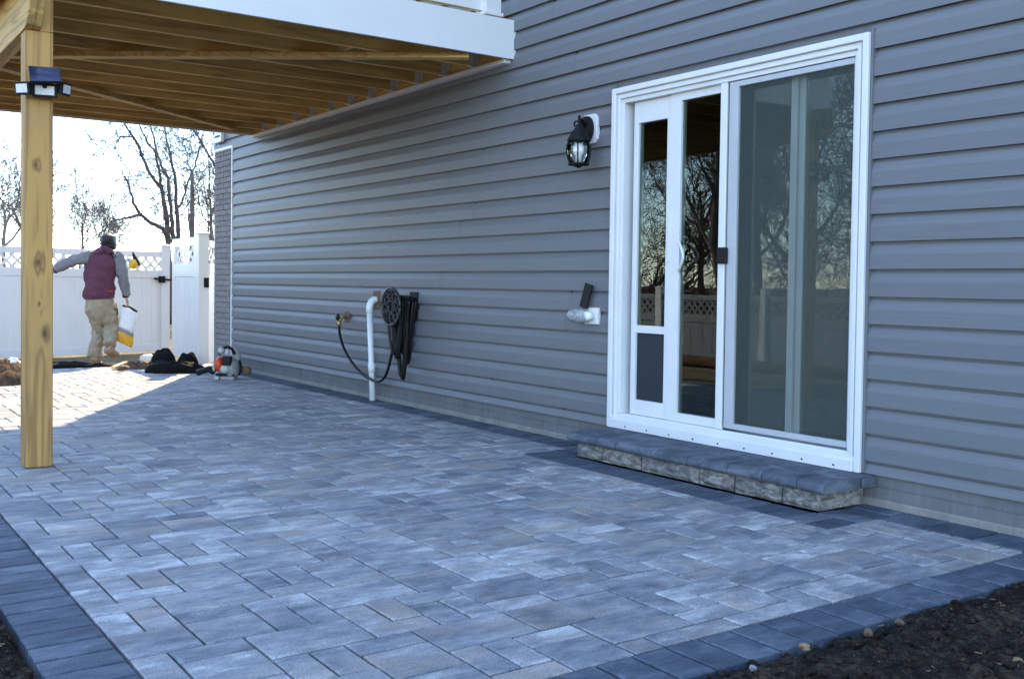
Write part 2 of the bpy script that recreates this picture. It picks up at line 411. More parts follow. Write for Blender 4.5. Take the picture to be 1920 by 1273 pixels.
def soil_patch(name, x0, x1, y0, y1, step, edge):
    nx, ny = int((x1 - x0) / step), int((y1 - y0) / step); m = MB()
    for j in range(ny + 1):
        for i in range(nx + 1):
            x, y = x0 + i * step, y0 + j * step; e = edge(x, y)
            h = -.010 + .018 * smooth(0, .22, e) + .018 * fbm(x, y, 3.1, 3) + .020 * fbm(x, y, 14, 3) + .013 * fbm(x + 5, y, 42, 2)
            if e < .03: h -= .014 * (1 - e / .03)
            m.v.append((x, y, h))
    m.f = [(j * (nx + 1) + i, j * (nx + 1) + i + 1, (j + 1) * (nx + 1) + i + 1, (j + 1) * (nx + 1) + i) for j in range(ny) for i in range(nx)]
    o = m.build(name, 'soil', smooth=True, fix=False); tag(o, kind='structure'); return o
XB, YB = 1.1163, -3.665      # outer faces of the patio border
front_edge = lambda x, y: x - XB
side_edge = lambda x, y: YB - y
soil_patch('soil_bed', XB + .002, 3.1, -4.3, .35, .0135, front_edge)
soil_patch('soil_bed', -1.9, XB + .001, -4.4, YB - .002, .0145, side_edge)
# clods and crumbs lying over the soil
ico = bmesh.new(); bmesh.ops.create_icosphere(ico, subdivisions=1, radius=1); ICO_V = [v.co.copy() for v in ico.verts]; ICO_F = [tuple(v.index for v in f.verts) for f in ico.faces]; ico.free()
def lump(m, c, r, flat=.75, rg=rnd, jit=.35):
    rot = Matrix.Rotation(rg.random() * 6.3, 3, 'Z') @ Matrix.Rotation(rg.random() * 3, 3, 'X')
    sx, sy = rg.uniform(.7, 1.35), rg.uniform(.7, 1.2); vs = []
    for v in ICO_V:
        q = rot @ (v * (1 + rg.uniform(-jit, jit))); vs.append((c[0] + q.x * r * sx, c[1] + q.y * r * sy, c[2] + q.z * r * flat))
    m.add(vs, ICO_F)
m = MB(); chips = MB()
for i in range(6500):
    if rnd.random() < .8: x, y = XB + .01 + rnd.random() ** 1.1 * 1.3, rnd.uniform(-3.9, .1); e = x - XB
    else: x, y = rnd.uniform(-1.2, 1.1), YB - .012 - rnd.random() * .4; e = YB - y
    z = -.010 + .018 * smooth(0, .22, e) + .018 * fbm(x, y, 3.1, 3) + .020 * fbm(x, y, 14, 3)
    r = .004 + .011 * rnd.random() ** 2.2 + (.012 * rnd.random() if rnd.random() < .05 else 0)
    if rnd.random() < .035:
        a = rnd.random() * 6.3; L = rnd.uniform(.003, .011)
        chips.bar((x - L * math.cos(a), y - L * math.sin(a), z + .008), (x + L * math.cos(a), y + L * math.sin(a), z + .012), .004, .002)
    else: lump(m, (x, y, z + r * .3), r)
tag(m.build('soil_crumbs', 'clod', fix=False), 'dark loose crumbs of soil strewn over the planting bed', 'soil', kind='stuff')
tag(chips.build('wood_chips', 'chip', fix=False), 'pale slivers of wood scattered over the dark soil', 'wood chips', kind='stuff')
STONES = [(1508, 1213, .015, 'chip', 'pale tan stone on the soil touching the dark patio border'),
          (1688, 1165, .017, 'brown_block', 'rusty brown lump of bark beside the dark patio border'),
          (1628, 1186, .017, 'brown_block', 'dark brown clod wedged against the patio border'),
          (1912, 1240, .015, 'chip', 'tan leaf scrap lying out on the dark soil'),
          (1412, 1252, .012, 'bag_grey', 'small grey pebble at the border next to the tan stone')]
for px, py, r, mt, lab in STONES:
    c = gz(px, py, .01); m = MB(); lump(m, (c.x, c.y, .012), r, .8); lump(m, (c.x + r * .6, c.y - r * .3, .010), r * .6, .8)
    tag(m.build('stone', mt), lab, 'stone')

# ------------------------------------------------------------------ patio of pavers
patio = thing('patio', (-4, -1.8, 0), None, None); tag(patio, kind='structure')
XF, YF, YW = .9076, -3.45, -.235          # field limits; XE = far end
XE = -9.35; SX0, SX1, SY = -1.99, .24, -.585
MB().box(XE, XB - .004, YB + .004, -.002, -.085, -.040).build('bedding', 'joint', patio)
UXM, UYM = .1040, .1076
def X_of(i): return .4 + .1036 * i
def Y_of(j): return -2.70 + UYM * j
rects = []
for mi in range(-40, 41):
    for ni in range(-40, 41):
        a, b = -5 + 5 * mi - 3 * ni, -1 + mi + 3 * ni
        if X_of(a + 6) < XE - .2 or X_of(a) > XF + .2 or Y_of(b + 5) < YF - .2 or Y_of(b) > YW + .2: continue
        hsh = random.Random(mi * 131 + ni * 17 + 5)
        rs = [(0, 2, 0, 3)]
        k = hsh.random()
        rs += [(2, 4, 0, 1), (2, 4, 1, 2), (4, 5, 0, 2)] if k < .8 else [(2, 3, 0, 2), (3, 5, 0, 2)]
        k = hsh.random()
        rs += [(2, 3, 2, 4)] + ([(3, 5, 2, 4)] if k < .72 else [(3, 5, 2, 3), (3, 5, 3, 4)])
        rects += [(X_of(a + x0), X_of(a + x1), Y_of(b + y0), Y_of(b + y1)) for x0, x1, y0, y1 in rs]
def clip(r, x0, x1, y0, y1):
    q = (max(r[0], x0), min(r[1], x1), max(r[2], y0), min(r[3], y1))
    return q if q[1] - q[0] > .022 and q[3] - q[2] > .022 else None
field = []
for r in rects:
    for reg in ((XE, SX0, YF, YW), (SX0, SX1, YF, SY), (SX1, XF, YF, YW)):
        q = clip(r, *reg)
        if q: field.append(q)
# pieces cut by the region seams at SX0 / SX1 below the step are one stone again
def merge(lst, x):
    out = []; L = [r for r in lst if abs(r[1] - x) < 1e-6]; Rr = [r for r in lst if abs(r[0] - x) < 1e-6]
    rest = [r for r in lst if r not in L and r not in Rr]; used = set()
    for l in L:
        for k, r in enumerate(Rr):
            if k not in used and abs(l[2] - r[2]) < 1e-6 and abs(l[3] - r[3]) < 1e-6:
                used.add(k); out.append((l[0], r[1], l[2], l[3])); break
        else: out.append(l)
    return rest + out + [r for k, r in enumerate(Rr) if k not in used]
field = merge(merge(field, SX0), SX1)
border = []
def course(x0, x1, y0, y1, along, w=.1045):
    n = max(1, round(((x1 - x0) if along == 'x' else (y1 - y0)) / w))
    for i in range(n):
        if along == 'x': border.append((x0 + (x1 - x0) * i / n, x0 + (x1 - x0) * (i + 1) / n, y0, y1))
        else: border.append((x0, x1, y0 + (y1 - y0) * i / n, y0 + (y1 - y0) * (i + 1) / n))
course(XF, XB, YF, YW, 'y', .128)                      # front edge
course(XE, XB, YB, YF, 'x', .115)                      # outer side
course(XE + .75, SX0, YW, -.004, 'x'); course(SX1, XB, YW, -.004, 'x', .21)
course(SX0, SX1, SY, -.372, 'x', .118)
course(SX0, -1.757, -.372, -.004, 'y', .12); course(.016, SX1, -.372, -.004, 'y', .12)
field += [c for c in (clip(r, XE, XE + .75, YW, -.004) for r in rects) if c]
def outline(w, h, rg, j=.0012):
    pts = []
    for (ax, ay), (bx, by) in zip(((-w, -h), (w, -h), (w, h), (-w, h)), ((w, -h), (w, h), (-w, h), (-w, -h))):
        pts += [(ax / 2, ay / 2, 1), ((ax + bx) / 4, (ay + by) / 4, 0)]
    return [(x + rg.uniform(-j, j), y + rg.uniform(-j, j)) for x, y, c in pts]
GAP, CH = .0076, .0045
def paver_geo(w, h, rg, gap=GAP):
    o = outline(w - gap, h - gap, rg); n = len(o)
    ins = [(x * (1 - 2 * CH / w), y * (1 - 2 * CH / h)) for x, y in o]
    vs = [(x, y, -.05) for x, y in o] + [(x, y, -.0038) for x, y in o] + [(x, y, 0) for x, y in ins]
    fs = [(r * n + k, r * n + (k + 1) % n, (r + 1) * n + (k + 1) % n, (r + 1) * n + k) for r in (0, 1) for k in range(n)]
    return vs, fs + [tuple(range(2 * n, 3 * n))]
PM = {}
def lay(rs, name, mat, mat_far, limit=300, gap=GAP):
    def area(r):
        c = project(((r[0] + r[1]) / 2, (r[2] + r[3]) / 2, 0))
        if c[2] < .5 or not (-60 < c[0] < 1980 and -60 < c[1] < 1340): return 0
        return (r[1] - r[0]) * (r[3] - r[2]) / c[2] ** 3
    rs = sorted(rs, key=area, reverse=True); rg = random.Random(name)
    far = MB(); tones = []
    for i, r in enumerate(rs):
        w, h = r[1] - r[0], r[3] - r[2]; cx, cy = (r[0] + r[1]) / 2, (r[2] + r[3]) / 2
        dz = rg.uniform(-.0014, .0014); tx, ty = rg.uniform(-.004, .004), rg.uniform(-.004, .004)
        if i < limit:
            key = (name, round(w, 3), round(h, 3), rg.randrange(3))
            if key not in PM:
                g = MB(); g.add(*paver_geo(w, h, rg, gap)); PM[key] = g.mesh(name, mat, fix=False)
            o = bpy.data.objects.new(name, PM[key]); COL.objects.link(o); o.location = (cx, cy, dz); o.rotation_euler = (tx, ty, 0); child(o, patio)
            o.location = (cx, cy, dz)
        else:
            vs, fs = paver_geo(w, h, rg, gap); far.add([(cx + x, cy + y, z + dz + x * ty * .5 + y * tx * .5) for x, y, z in vs], fs); tones += [rg.random()] * len(fs)
    if tones:
        me = far.mesh(name + '_far', mat_far, fix=False)
        at = me.attributes.new('tone', 'FLOAT', 'FACE'); at.data.foreach_set('value', tones)
        tag(obj('distant_' + name + 's', me, patio), kind='stuff')
lay(field, 'paver', 'paver', 'paver_far'); lay(border, 'border_paver', 'border', 'border_far', 260, .0108)

# ------------------------------------------------------------------ house
HX0, HX1, HZ = -9.17, 6.2, 6.0
house = thing('house', (HX0, 0, 0), 'house with grey lapped vinyl siding above the paver patio', 'house')
W_L, W_R, Z_B, Z_T = -1.844, 0.0, .146, 2.226          # door casing
EXPO, Z0 = .12912, .4677
def siding(name, x0, x1, zk, top, bottom=None):
    zb = zk if bottom is None else bottom
    up = [(-.0226, zk + .068), (-.0198, zk + .080), (-.0130, zk + .098), (-.0075, zk + EXPO - .0165), (.0018, zk + EXPO - .0150), (.0018, zk + EXPO + .012)]
    prof = ([(-.0230, zk)] if bottom is None else [(-.0205, zb)]) + up
    poly = [(.0032, zb)] + ([(-.006, zb + .010), (-.0205, zb + .002)] if bottom is None else []) + prof + [(.0032, prof[-1][1])]
    q = random.Random(round(zk * 1000)); cuts = [x0]; x = x0 - q.uniform(.3, 3.3) + 3.66     # vinyl panels about 3.66 m long, staggered laps
    while x < x1 - .3:
        if x > x0 + .3: cuts.append(x)
        x += 3.66
    for k_, (a_, b_) in enumerate(zip(cuts, cuts[1:] + [x1])):
        off = -.0016 * (k_ % 2); pl = [(y_ + off if y_ < -.004 else y_, z_ + off * .4) for y_, z_ in poly]
        MB().prism(pl, 'x', a_, b_ + (.02 if b_ < x1 and k_ % 2 else 0)).build(name, 'siding', house)
XSID = -8.545
for k in range(-3, 27):
    zk = Z0 + EXPO * k; bot = .1506 if k == -3 else None
    zlow = .1506 if k == -3 else zk; ztop = zk + EXPO
    xl = XSID if zk < 2.53 else HX0 + .03
    if ztop > Z_B + .02 and zlow < Z_T - .02:
        siding('siding_course', xl, W_L + .008, zk, ztop, bot); siding('siding_course', W_R - .008, HX1, zk, ztop, bot)
    else: siding('siding_course', xl, HX1, zk, ztop, bot)
m = MB()
zt = Z0 + EXPO * 27
m.box(HX0 + .03, HX1, -.016, 0, zt, HZ); m.build('upper_siding', 'siding', house)
m = MB(); m.box(HX0, W_L + .06, .004, .10, .152, HZ).box(W_R - .06, HX1, .004, .10, .152, HZ).box(W_L + .06, W_R - .06, .004, .10, Z_T - .06, HZ)
m.build('wall_sheathing', 'siding', house)
MB().box(HX0, HX0 + .1, .10, 9, 0, HZ).box(HX0 + .1, HX1, 8.9, 9, 0, HZ).box(HX1 - .1, HX1, .1, 8.9, 0, HZ).build('outer_wall', 'siding', house)
m = MB(); m.prism([(-.4, HZ - .05), (9.4, HZ - .05), (4.5, HZ + 2.4)], 'x', HX0 - .02, HX1 + .3); m.build('roof', 'roof', house)
# foundation: two lifts with a groove and a rough lip at the bottom
MB().box(XSID, HX1, 0, .12, .094, .1500).build('foundation', 'concrete', house)
MB().box(XSID, HX1, .0035, .12, .087, .0935).box(XSID, HX1, -.0015, .12, .033, .0868).build('foundation', 'concrete', house)
MB().prism([(.12, -.08), (-.012, -.08), (-.008, .026), (-.0018, .0328), (.12, .0328)], 'x', XSID, HX1).build('foundation_footing', 'concrete_lip', house)
# brick pier under a white channel at the far corner
m = MB(); rows = 40; bh = 2.545 / rows
for r in range(rows):
    x = HX0 + .004; first = .105 if r % 2 else .205
    while x < XSID - .03:
        w = min(first, XSID - .02 - x); first = .205
        m.box(x, x + w - .009, -.012 - .003 * rnd.random(), .003, r * bh + .004, (r + 1) * bh - .004); x += w
bf = m.build('brick_facing', 'brick', house); tag(bf, kind='stuff')
MB().box(HX0, XSID - .025, -.005, .0036, -.06, 2.545).build('mortar_bed', 'mortar', house)
MB().box(XSID - .024, XSID + .004, -.026, .003, .15, 2.575).box(HX0 - .03, XSID - .0245, -.026, .003, 2.547, 2.575).build('channel_trim', 'white_vinyl', house, bevel=.003)
MB().box(HX0 - .02, HX0 + .05, -.022, .05, 2.576, HZ).build('corner_post', 'siding', house, bevel=.004)
a, b = wy(406, 266, -.03), wy(419, 240, -.03)
vb = MB().box(a.x, b.x, -.06, -.016, 2.64, 2.90).build('vent_box', 'white_vinyl', house, bevel=.006)
for z in (2.70, 2.79): MB().box(a.x + .04, b.x - .04, -.0625, -.058, z, z + .022).build('vent_slot', 'black_plastic', vb)
# room behind the glass
m = MB(); RM = (-3.2, 1.6, .12, 4.6, .2, 2.62)
m.box(RM[0] - .05, RM[0], RM[2], RM[3], RM[4], RM[5]).box(RM[1], RM[1] + .05, RM[2], RM[3], RM[4], RM[5]).box(RM[0], RM[1], RM[3], RM[3] + .05, RM[4], RM[5]).box(RM[0], RM[1], RM[2], RM[3], RM[5], RM[5] + .05)
m.build('room_wall', 'room', house); MB().box(RM[0], RM[1], .101, RM[3], .15, .2).build('room_floor', 'room_floor', house)

MB().box(W_R + .0008, W_R + .016, -.028, .003, .1506, Z_T + .016).build('door_channel', 'siding', house)
MB().box(W_L - .016, W_L - .0008, -.028, .003, .1506, Z_T + .016).build('door_channel', 'siding', house)
# ---- patio door
m = MB()
def frame(m, x0, x1, z0, z1, t, y0, y1, bottom=True):
    m.box(x0, x0 + t, y0, y1, z0, z1); m.box(x1 - t, x1, y0, y1, z0, z1); m.box(x0 + t, x1 - t, y0, y1, z1 - t, z1)
    if bottom: m.box(x0 + t, x1 - t, y0, y1, z0, z0 + t)
frame(m, W_L, W_R, Z_B, Z_T, .034, -.044, .03, False)
frame(m, W_L + .0345, W_R - .0345, Z_B, Z_T - .0345, .012, -.026, .03, False)
frame(m, W_L + .047, W_R - .047, Z_B, Z_T - .047, .020, -.034, .03, False)
door = m.build('patio_door', 'door_white', house, bevel=.004)
JL, JR, JT, JB = W_L + .0675, W_R - .0675, Z_T - .0675, .236
m = MB(); m.box(JL, JL + .024, -.018, .11, JB, JT).box(JR - .024, JR, -.018, .11, JB, JT).box(JL + .0245, JR - .0245, -.018, .11, JT - .026, JT)
m.build('jamb', 'door_white', door, bevel=.003)
m = MB(); m.prism([(-.052, .147), (.11, .147), (.11, .236), (-.006, .236), (-.016, .226), (-.046, .205), (-.052, .20)], 'x', W_L + .036, W_R - .036); m.build('sill', 'door_white', door, bevel=.003)
for i in range(9): MB().lathe([(.005, -.0545), (.005, -.051)], (-1.66 + i * .19, 0, .166), 8, 'y').build('sill_screw', 'black_plastic', door)
def leaf(name, x0, x1, z0, z1, l, r, t, b, y0, y1, mat='door_white'):
    m = MB(); m.box(x0, x0 + l, y0, y1, z0, z1); m.box(x1 - r, x1, y0, y1, z0, z1)
    m.box(x0 + l, x1 - r, y0, y1, z1 - t, z1); m.box(x0 + l, x1 - r, y0, y1, z0, z0 + b)
    return m.build(name, mat, door, bevel=.003)
def pane(x0, x1, z0, z1, y, mat='glass', name='glass_pane'): return MB().box(x0, x1, y, y + .006, z0, z1).build(name, mat, door)
# pet-door insert
PX0, PX1 = -1.700, -1.380
pet = leaf('pet_door_panel', PX0, PX1, .238, 2.130, .038, .030, .128, .090, .018, .055)
MB().box(PX0 + .0385, PX1 - .0305, .020, .053, .735, .781).build('cross_rail', 'door_white', door, bevel=.003)
pane(PX0 + .037, PX1 - .029, .780, 2.003, .036)
MB().box(PX0 + .041, PX0 + .075, .058, .085, .78, 2.00).build('inner_stile', 'grey_frame', door)
m = MB(); m.box(PX0 + .040, PX1 - .032, .034, .042, .330, .733); m.build('pet_flap', 'flap', door, bevel=.004)
# sliding leaf
SL0, SL1 = -1.374, -.962
leaf('sliding_panel', SL0, SL1, .238, 2.140, .086, .002, .052, .050, .010, .050)
pane(SL0 + .084, SL1, .287, 2.089, .026)
MB().box(SL0 - .001, SL0 + .012, .0, .0095, 1.16, 1.40).build('weather_strip', 'white_vinyl', door, bevel=.002)
hp = [(SL0 + .098, -.004 + .012, 1.108)] + [(SL0 + .10 + .062 * math.sin(math.pi * i / 10), -.004 - .028 * math.sin(math.pi * i / 10), 1.112 + .158 * i / 10) for i in range(11)] + [(SL0 + .098, .008, 1.274)]
MB().tube(hp, .0085, 8).build('handle', 'white_vinyl', door, smooth=True)
MB().box(-.962, -.914, -.014, .055, .238, 2.133).build('mullion', 'door_white', door, bevel=.004)
MB().box(-.912, -.901, .0, .05, .24, 2.13).build('gap_shade_strip', 'black_plastic', door)  # black strip filling the gap, stands in for its shade
# screen leaf with the insect mesh, fixed glass behind
leaf('screen_frame', -.899, -.094, .250, 2.128, .064, .006, .030, .030, -.012, .010, 'grey_frame')
MB().box(-.836, -.100, -.0010, .0006, .279, 2.099).build('insect_screen', 'screen', door)
pane(-.88, -.52, .26, 2.12, .060); pane(-.452, -.095, .26, 2.12, .075)
MB().box(-.528, -.488, .050, .078, .24, 2.13).box(-.487, -.450, .066, .094, .24, 2.13).build('interlock_stile', 'interlock', door, bevel=.003)
MB().box(-.449, -.100, .084, .096, 1.368, 1.388).build('horizontal_bar', 'interlock', door)  # thin level bar behind the right-hand pane
m = MB(); m.box(-.953, -.884, -.034, -.0145, 1.146, 1.236); lt = m.build('screen_latch', 'black_plastic', door, bevel=.006)
# curtain behind the fixed glass
m = MB(); n = 120; vs = []
for i in range(n + 1):
    x = -.93 + .92 * i / n; y = .22 + .022 * math.sin(i * .62) + .012 * math.sin(i * .23 + 1)
    vs += [(x, y, .22), (x, y + .008 * math.sin(i * .4), 1.2), (x, y, 2.18)]
m.add(vs, [(3 * i + k, 3 * i + 3 + k, 3 * i + 4 + k, 3 * i + 1 + k) for i in range(n) for k in (0, 1)])
cu = m.build('curtain', 'curtain', smooth=True); tag(cu, 'pale sheer curtain hanging in folds behind the screened door glass', 'curtain')
so = cu.modifiers.new('thick', 'SOLIDIFY'); so.thickness = .002

# ---- stone step
step = thing('door_step', (-.87, -.2, 0), 'stone step with charcoal bullnose caps under the patio door', 'step')
def rough_block(name, x0, x1, y0, y1, z0, z1, parent, mat, seed):
    bm = bmesh.new(); bmesh.ops.create_cube(bm, size=1)
    for v in bm.verts: v.co = Vector(((x0 + x1) / 2 + v.co.x * (x1 - x0), (y0 + y1) / 2 + v.co.y * (y1 - y0), (z0 + z1) / 2 + v.co.z * (z1 - z0)))
    bmesh.ops.subdivide_edges(bm, edges=bm.edges[:], cuts=3, use_grid_fill=True)
    for v in bm.verts:
        c = v.co; inner = (x0 + .004 < c.x < x1 - .004) and (z0 + .004 < c.z < z1 - .004)
        if c.y < y0 + .004: c.y += (-.010 if inner else .003) + .007 * noise.noise(Vector((c.x * 17 + seed, c.z * 21, seed)))
        if c.x > x1 - .004 and y0 + .01 < c.y < y1 - .01 and z0 + .004 < c.z < z1 - .004: c.x += .005 * noise.noise(Vector((c.y * 17, c.z * 21, seed)))
    me = bpy.data.meshes.new(name); bm.to_mesh(me); bm.free(); me.materials.append(M[mat]); return obj(name, me, parent)
bx = [-1.751, -1.515, -1.184, -.744, -.498, -.200, .011]
for i in range(6): rough_block('face_block', bx[i] + .005, bx[i + 1] - (.005 if i < 5 else 0), -.352, -.235, .002, .0885, step, 'block', i * 3.1)
rough_block('face_block', -.10, .011, -.2335, -.024, .002, .0885, step, 'block', 31.0)
MB().box(-1.742, -.102, -.340, -.02, .001, .087).build('core', 'mortar', step)
cx = [-1.805, -1.53, -1.363, -1.073, -.80, -.52, -.30, -.088, .064]
for i in range(8):
    x0, x1 = cx[i] + .0022, cx[i + 1] - .0022; g = lambda: rnd.uniform(-.0015, .0015)
    yf = -.392 + g(); zt_ = .1435 + g() * .5
    prof = [(-.001, .0895), (yf + .016, .0895), (yf + .005, .096), (yf, .108), (yf + .002, .122), (yf + .012, .136), (yf + .030, zt_), (-.05, zt_ + .0008), (-.001, .1440)]
    m = MB()
    segs = [x0, x0 + .007, x1 - .007, x1]; rings = []
    for q, xx in enumerate(segs):
        s_ = .988 if q in (0, 3) else 1.0
        rings.append([(xx, y * s_ if y < -.01 else y, (.0895 + (z - .0895) * (.975 if q in (0, 3) else 1))) for y, z in prof])
    m.loft(rings); m.build('cap_stone', 'cap', step)
m = MB(); m.box(.0655, .082, -.12, -.024, .093, .1405); m.build('cap_stone', 'cap', step, bevel=.006)

# ------------------------------------------------------------------ raised deck
deck = thing('deck', (-5.4, -1.6, 2.3), 'raised timber deck with white fascia, open joists seen from below', 'deck')
DX0, DX1, JZ0, JZ1 = -7.80, -2.952, 2.615, 2.850
box('ledger', 'wood_x', deck, DX0, DX1 - .04, -.058, -.0185, 2.6065, JZ1)
box('flashing_strip', 'white_vinyl', deck, DX0, DX1 - .02, -.078, -.0185, 2.574, 2.606, bevel=.004)
jx = [-3.375 - .405 * k for k in range(11)]
for x in jx:
    box('joist', 'wood_y', deck, x - .019, x + .019, -3.26, -.0585, JZ0, JZ1)
    m = MB(); m.box(x - .0225, x - .0195, -.115, -.0585, 2.612, 2.77).box(x + .0195, x + .0225, -.115, -.0585, 2.612, 2.77).box(x - .0225, x + .0225, -.115, -.0585, 2.608, 2.6145)
    m.box(x + .0225, x + .052, -.0625, -.0583, 2.64, 2.77).box(x - .052, x - .0225, -.0625, -.0583, 2.64, 2.77); m.build('joist_hanger', 'galvanised', deck)
box('rim_joist', 'wood_y', deck, DX1 - .040, DX1 - .002, -3.26, -.0585, JZ0, JZ1)
box('rim_joist', 'wood_y', deck, DX0 - .0185, DX0 + .0195, -3.26, -.0585, JZ0, JZ1)
box('end_joist', 'wood_x', deck, DX0 - .018, DX1, -3.30, -3.2605, JZ0, JZ1)
for x0, x1, y in ((jx[2] + .02, jx[1] - .02, -1.45), (jx[8] + .02, jx[7] - .02, -1.9), (jx[1] + .02, jx[0] - .02, -1.05)): box('blocking', 'wood_x', deck, x0, x1, y - .019, y + .019, JZ0 + .002, JZ1 - .002)
y = -.022; bi = 0
while y > -3.28:
    box('deck_board', 'wood_x', deck, DX0 - .01, DX1 + .004, y - .139, y, JZ1 + .0005, JZ1 + .0255); y -= .1445
for i, (y0, y1) in enumerate(((-3.176, -3.138), (-3.1365, -3.0985))):
    xe = -2.775 if i == 0 else -2.80
    m = MB(); m.prism([(DX0, 2.614), (DX0, 2.330), (xe - .16, 2.330), (xe - .09, 2.345), (xe - .035, 2.400), (xe, 2.475), (xe, 2.598), (xe - .15, 2.598), (xe - .15, 2.614)], 'y', y0, y1); m.build('beam', 'wood_x', deck, bevel=.003)
pm = MB(); pm.box(-3.072, -2.936, -3.168, -3.030, .0015, 2.3285); pm.box(-3.072, -2.936, -3.097, -3.030, 2.3285, 2.598)
pm.build('post', 'wood_post', deck, bevel=.006)
MB().box(-7.70, -7.56, -3.168, -3.030, -.10, 2.3285).build('post', 'wood_post', deck, bevel=.006)
def brace(p, q):
    a, b = gz(*p, 2.594), gz(*q, 2.594); MB().bar(a, b, .089, .038).build('diagonal_brace', 'wood_d', deck, bevel=.002)
brace((14, 103), (880, 106)); brace((-20, 120), (437, 241))
box('fascia', 'white_vinyl', deck, DX1 + .001, DX1 + .022, -3.325, -.0015, 2.598, 2.868)
box('fascia', 'white_vinyl', deck, DX0 - .02, DX1 + .0005, -3.325, -3.302, 2.598, 2.874)
box('fascia', 'white_vinyl', deck, DX0 - .042, DX0 - .0205, -3.325, -.0185, 2.598, 2.874)
def railing(a, b, posts):
    a, b = Vector(a), Vector(b); d = b - a; L = d.length; d.normalize()
    up = Vector((0, 0, 1))
    MB().bar(a + up * 2.952, b + up * 2.952, .05, .085).build('bottom_rail', 'white_vinyl', deck, bevel=.006)
    MB().bar(a + up * 3.82, b + up * 3.82, .07, .085).build('top_rail', 'white_vinyl', deck, bevel=.006)
    n = int(L / .12)
    for i in range(1, n): p = a + d * (L * i / n); MB().box(p.x - .019, p.x + .019, p.y - .019, p.y + .019, 2.995, 3.777).build('baluster', 'white_vinyl', deck)
    for t in posts:
        p = a + d * t; po = MB().box(p.x - .066, p.x + .066, p.y - .066, p.y + .066, 2.8765, 3.95).build('rail_post', 'white_vinyl', deck, bevel=.006)
        MB().box(p.x - .078, p.x + .078, p.y - .078, p.y + .078, 2.8768, 2.9045).build('post_skirt', 'white_vinyl', po, bevel=.006)
railing((DX1 - .055, -.19, 0), (DX1 - .055, -3.23, 0), (0, 1.6, 3.04))
railing((DX1 - .07, -3.23, 0), (DX0 + .06, -3.23, 0), (2.4,))
railing((DX0 + .06, -3.23, 0), (DX0 + .06, -.14, 0), (0, 1.55, 3.09))

# ------------------------------------------------------------------ things on the wall
lan = thing('wall_lantern', wy(1085, 310, -.17), 'black wall lantern with glass cage on a white mounting block beside the door', 'lantern')
c = wy(1085, 290, -.17); LX, LY = c.x, c.y
oct_ = lambda x0, x1, z0, z1, k: [(x0 + k, z0), (x1 - k, z0), (x1, z0 + k), (x1, z1 - k), (x1 - k, z1), (x0 + k, z1), (x0, z1 - k), (x0, z0 + k)]
MB().prism(oct_(-2.135, -1.985, 1.915, 2.100, .025), 'y', -.040, -.012).build('mounting_block', 'white_vinyl', lan, bevel=.004)
ov = [(-2.062 + .056 * math.cos(t * math.pi / 12), 2.006 + .082 * math.sin(t * math.pi / 12)) for t in range(24)]
MB().prism(ov, 'y', -.078, -.0405).build('back_plate', 'black_metal', lan, bevel=.012)
arm = [(-2.062, -.075, 2.02), (-2.055, -.10, 2.050), (-2.04, -.135, 2.062), (LX, LY, 2.045), (LX, LY, 2.010)]
MB().tube(arm, .010, 8).build('arm', 'black_metal', lan, smooth=True)
scr = [(LX - .03 + .028 * math.cos(t * .5) * (1 - t * .05), LY, 2.022 + .022 * math.sin(t * .5) * (1 - t * .05)) for t in range(12)]
MB().tube(scr, .006, 6).build('scroll', 'black_metal', lan, smooth=True)
MB().lathe([(.002, 2.075), (.010, 2.066), (.006, 2.052), (.013, 2.040), (.007, 2.025), (.018, 2.012), (.026, 1.995), (.040, 1.978), (.048, 1.965), (.066, 1.935), (.074, 1.922), (.074, 1.912), (.050, 1.910)], (LX, LY, 0), 16).build('cap', 'black_metal', lan, smooth=True)
for k in range(6):
    a = k * math.pi / 3 + .3; ca, sa = math.cos(a), math.sin(a)
    pts = [(LX + r * ca, LY + r * sa, z) for r, z in ((.066, 1.915), (.080, 1.885), (.083, 1.850), (.078, 1.815), (.066, 1.785), (.058, 1.772))]
    MB().tube(pts, .0050, 6).build('cage_bar', 'black_metal', lan, smooth=True)
MB().lathe([(.050, 1.774), (.066, 1.775), (.066, 1.765), (.030, 1.760), (.010, 1.748), (.002, 1.747)], (LX, LY, 0), 16).build('base_ring', 'black_metal', lan, smooth=True)
MB().lathe([(.060, 1.912), (.074, 1.885), (.077, 1.850), (.072, 1.815), (.060, 1.785), (.052, 1.776)], (LX, LY, 0), 20).build('glass_shade', 'lamp_glass', lan, smooth=True)
MB().lathe([(.020, 1.777), (.020, 1.82), (.034, 1.84), (.036, 1.875), (.022, 1.90), (.004, 1.905)], (LX, LY, 0), 14).build('bulb', 'pvc', lan, smooth=True)

ml = thing('solar_wall_light', wy(1098, 600, -.03), 'small white plated wall light with clear lens and tilted black solar panel', 'wall light')
a, b = wy(1098, 576, -.03), wy(1123, 609, -.03)
MB().box(a.x, b.x, -.045, -.013, b.z, a.z).build('wall_plate', 'white_vinyl', ml, bevel=.008)
c = wy(1087, 592, -.095)
MB().lathe([(.020, -.095), (.040, -.085), (.046, -.06), (.046, .02), (.036, .045), (.02, .05)], (c.x, c.y, c.z), 16, 'x').build('lens', 'clear_grey', ml, smooth=True)
MB().lathe([(.022, -.046), (.030, -.100)], (c.x + .065, 0, c.z), 14, 'y').build('sensor', 'pvc', ml, smooth=True)
p0, p1 = wy(1094, 577, -.065), wy(1105, 533, -.050)
MB().bar(p0, p1, .075, .016, up=(0, -1, .15)).build('solar_panel', 'black_plastic', ml, bevel=.003)

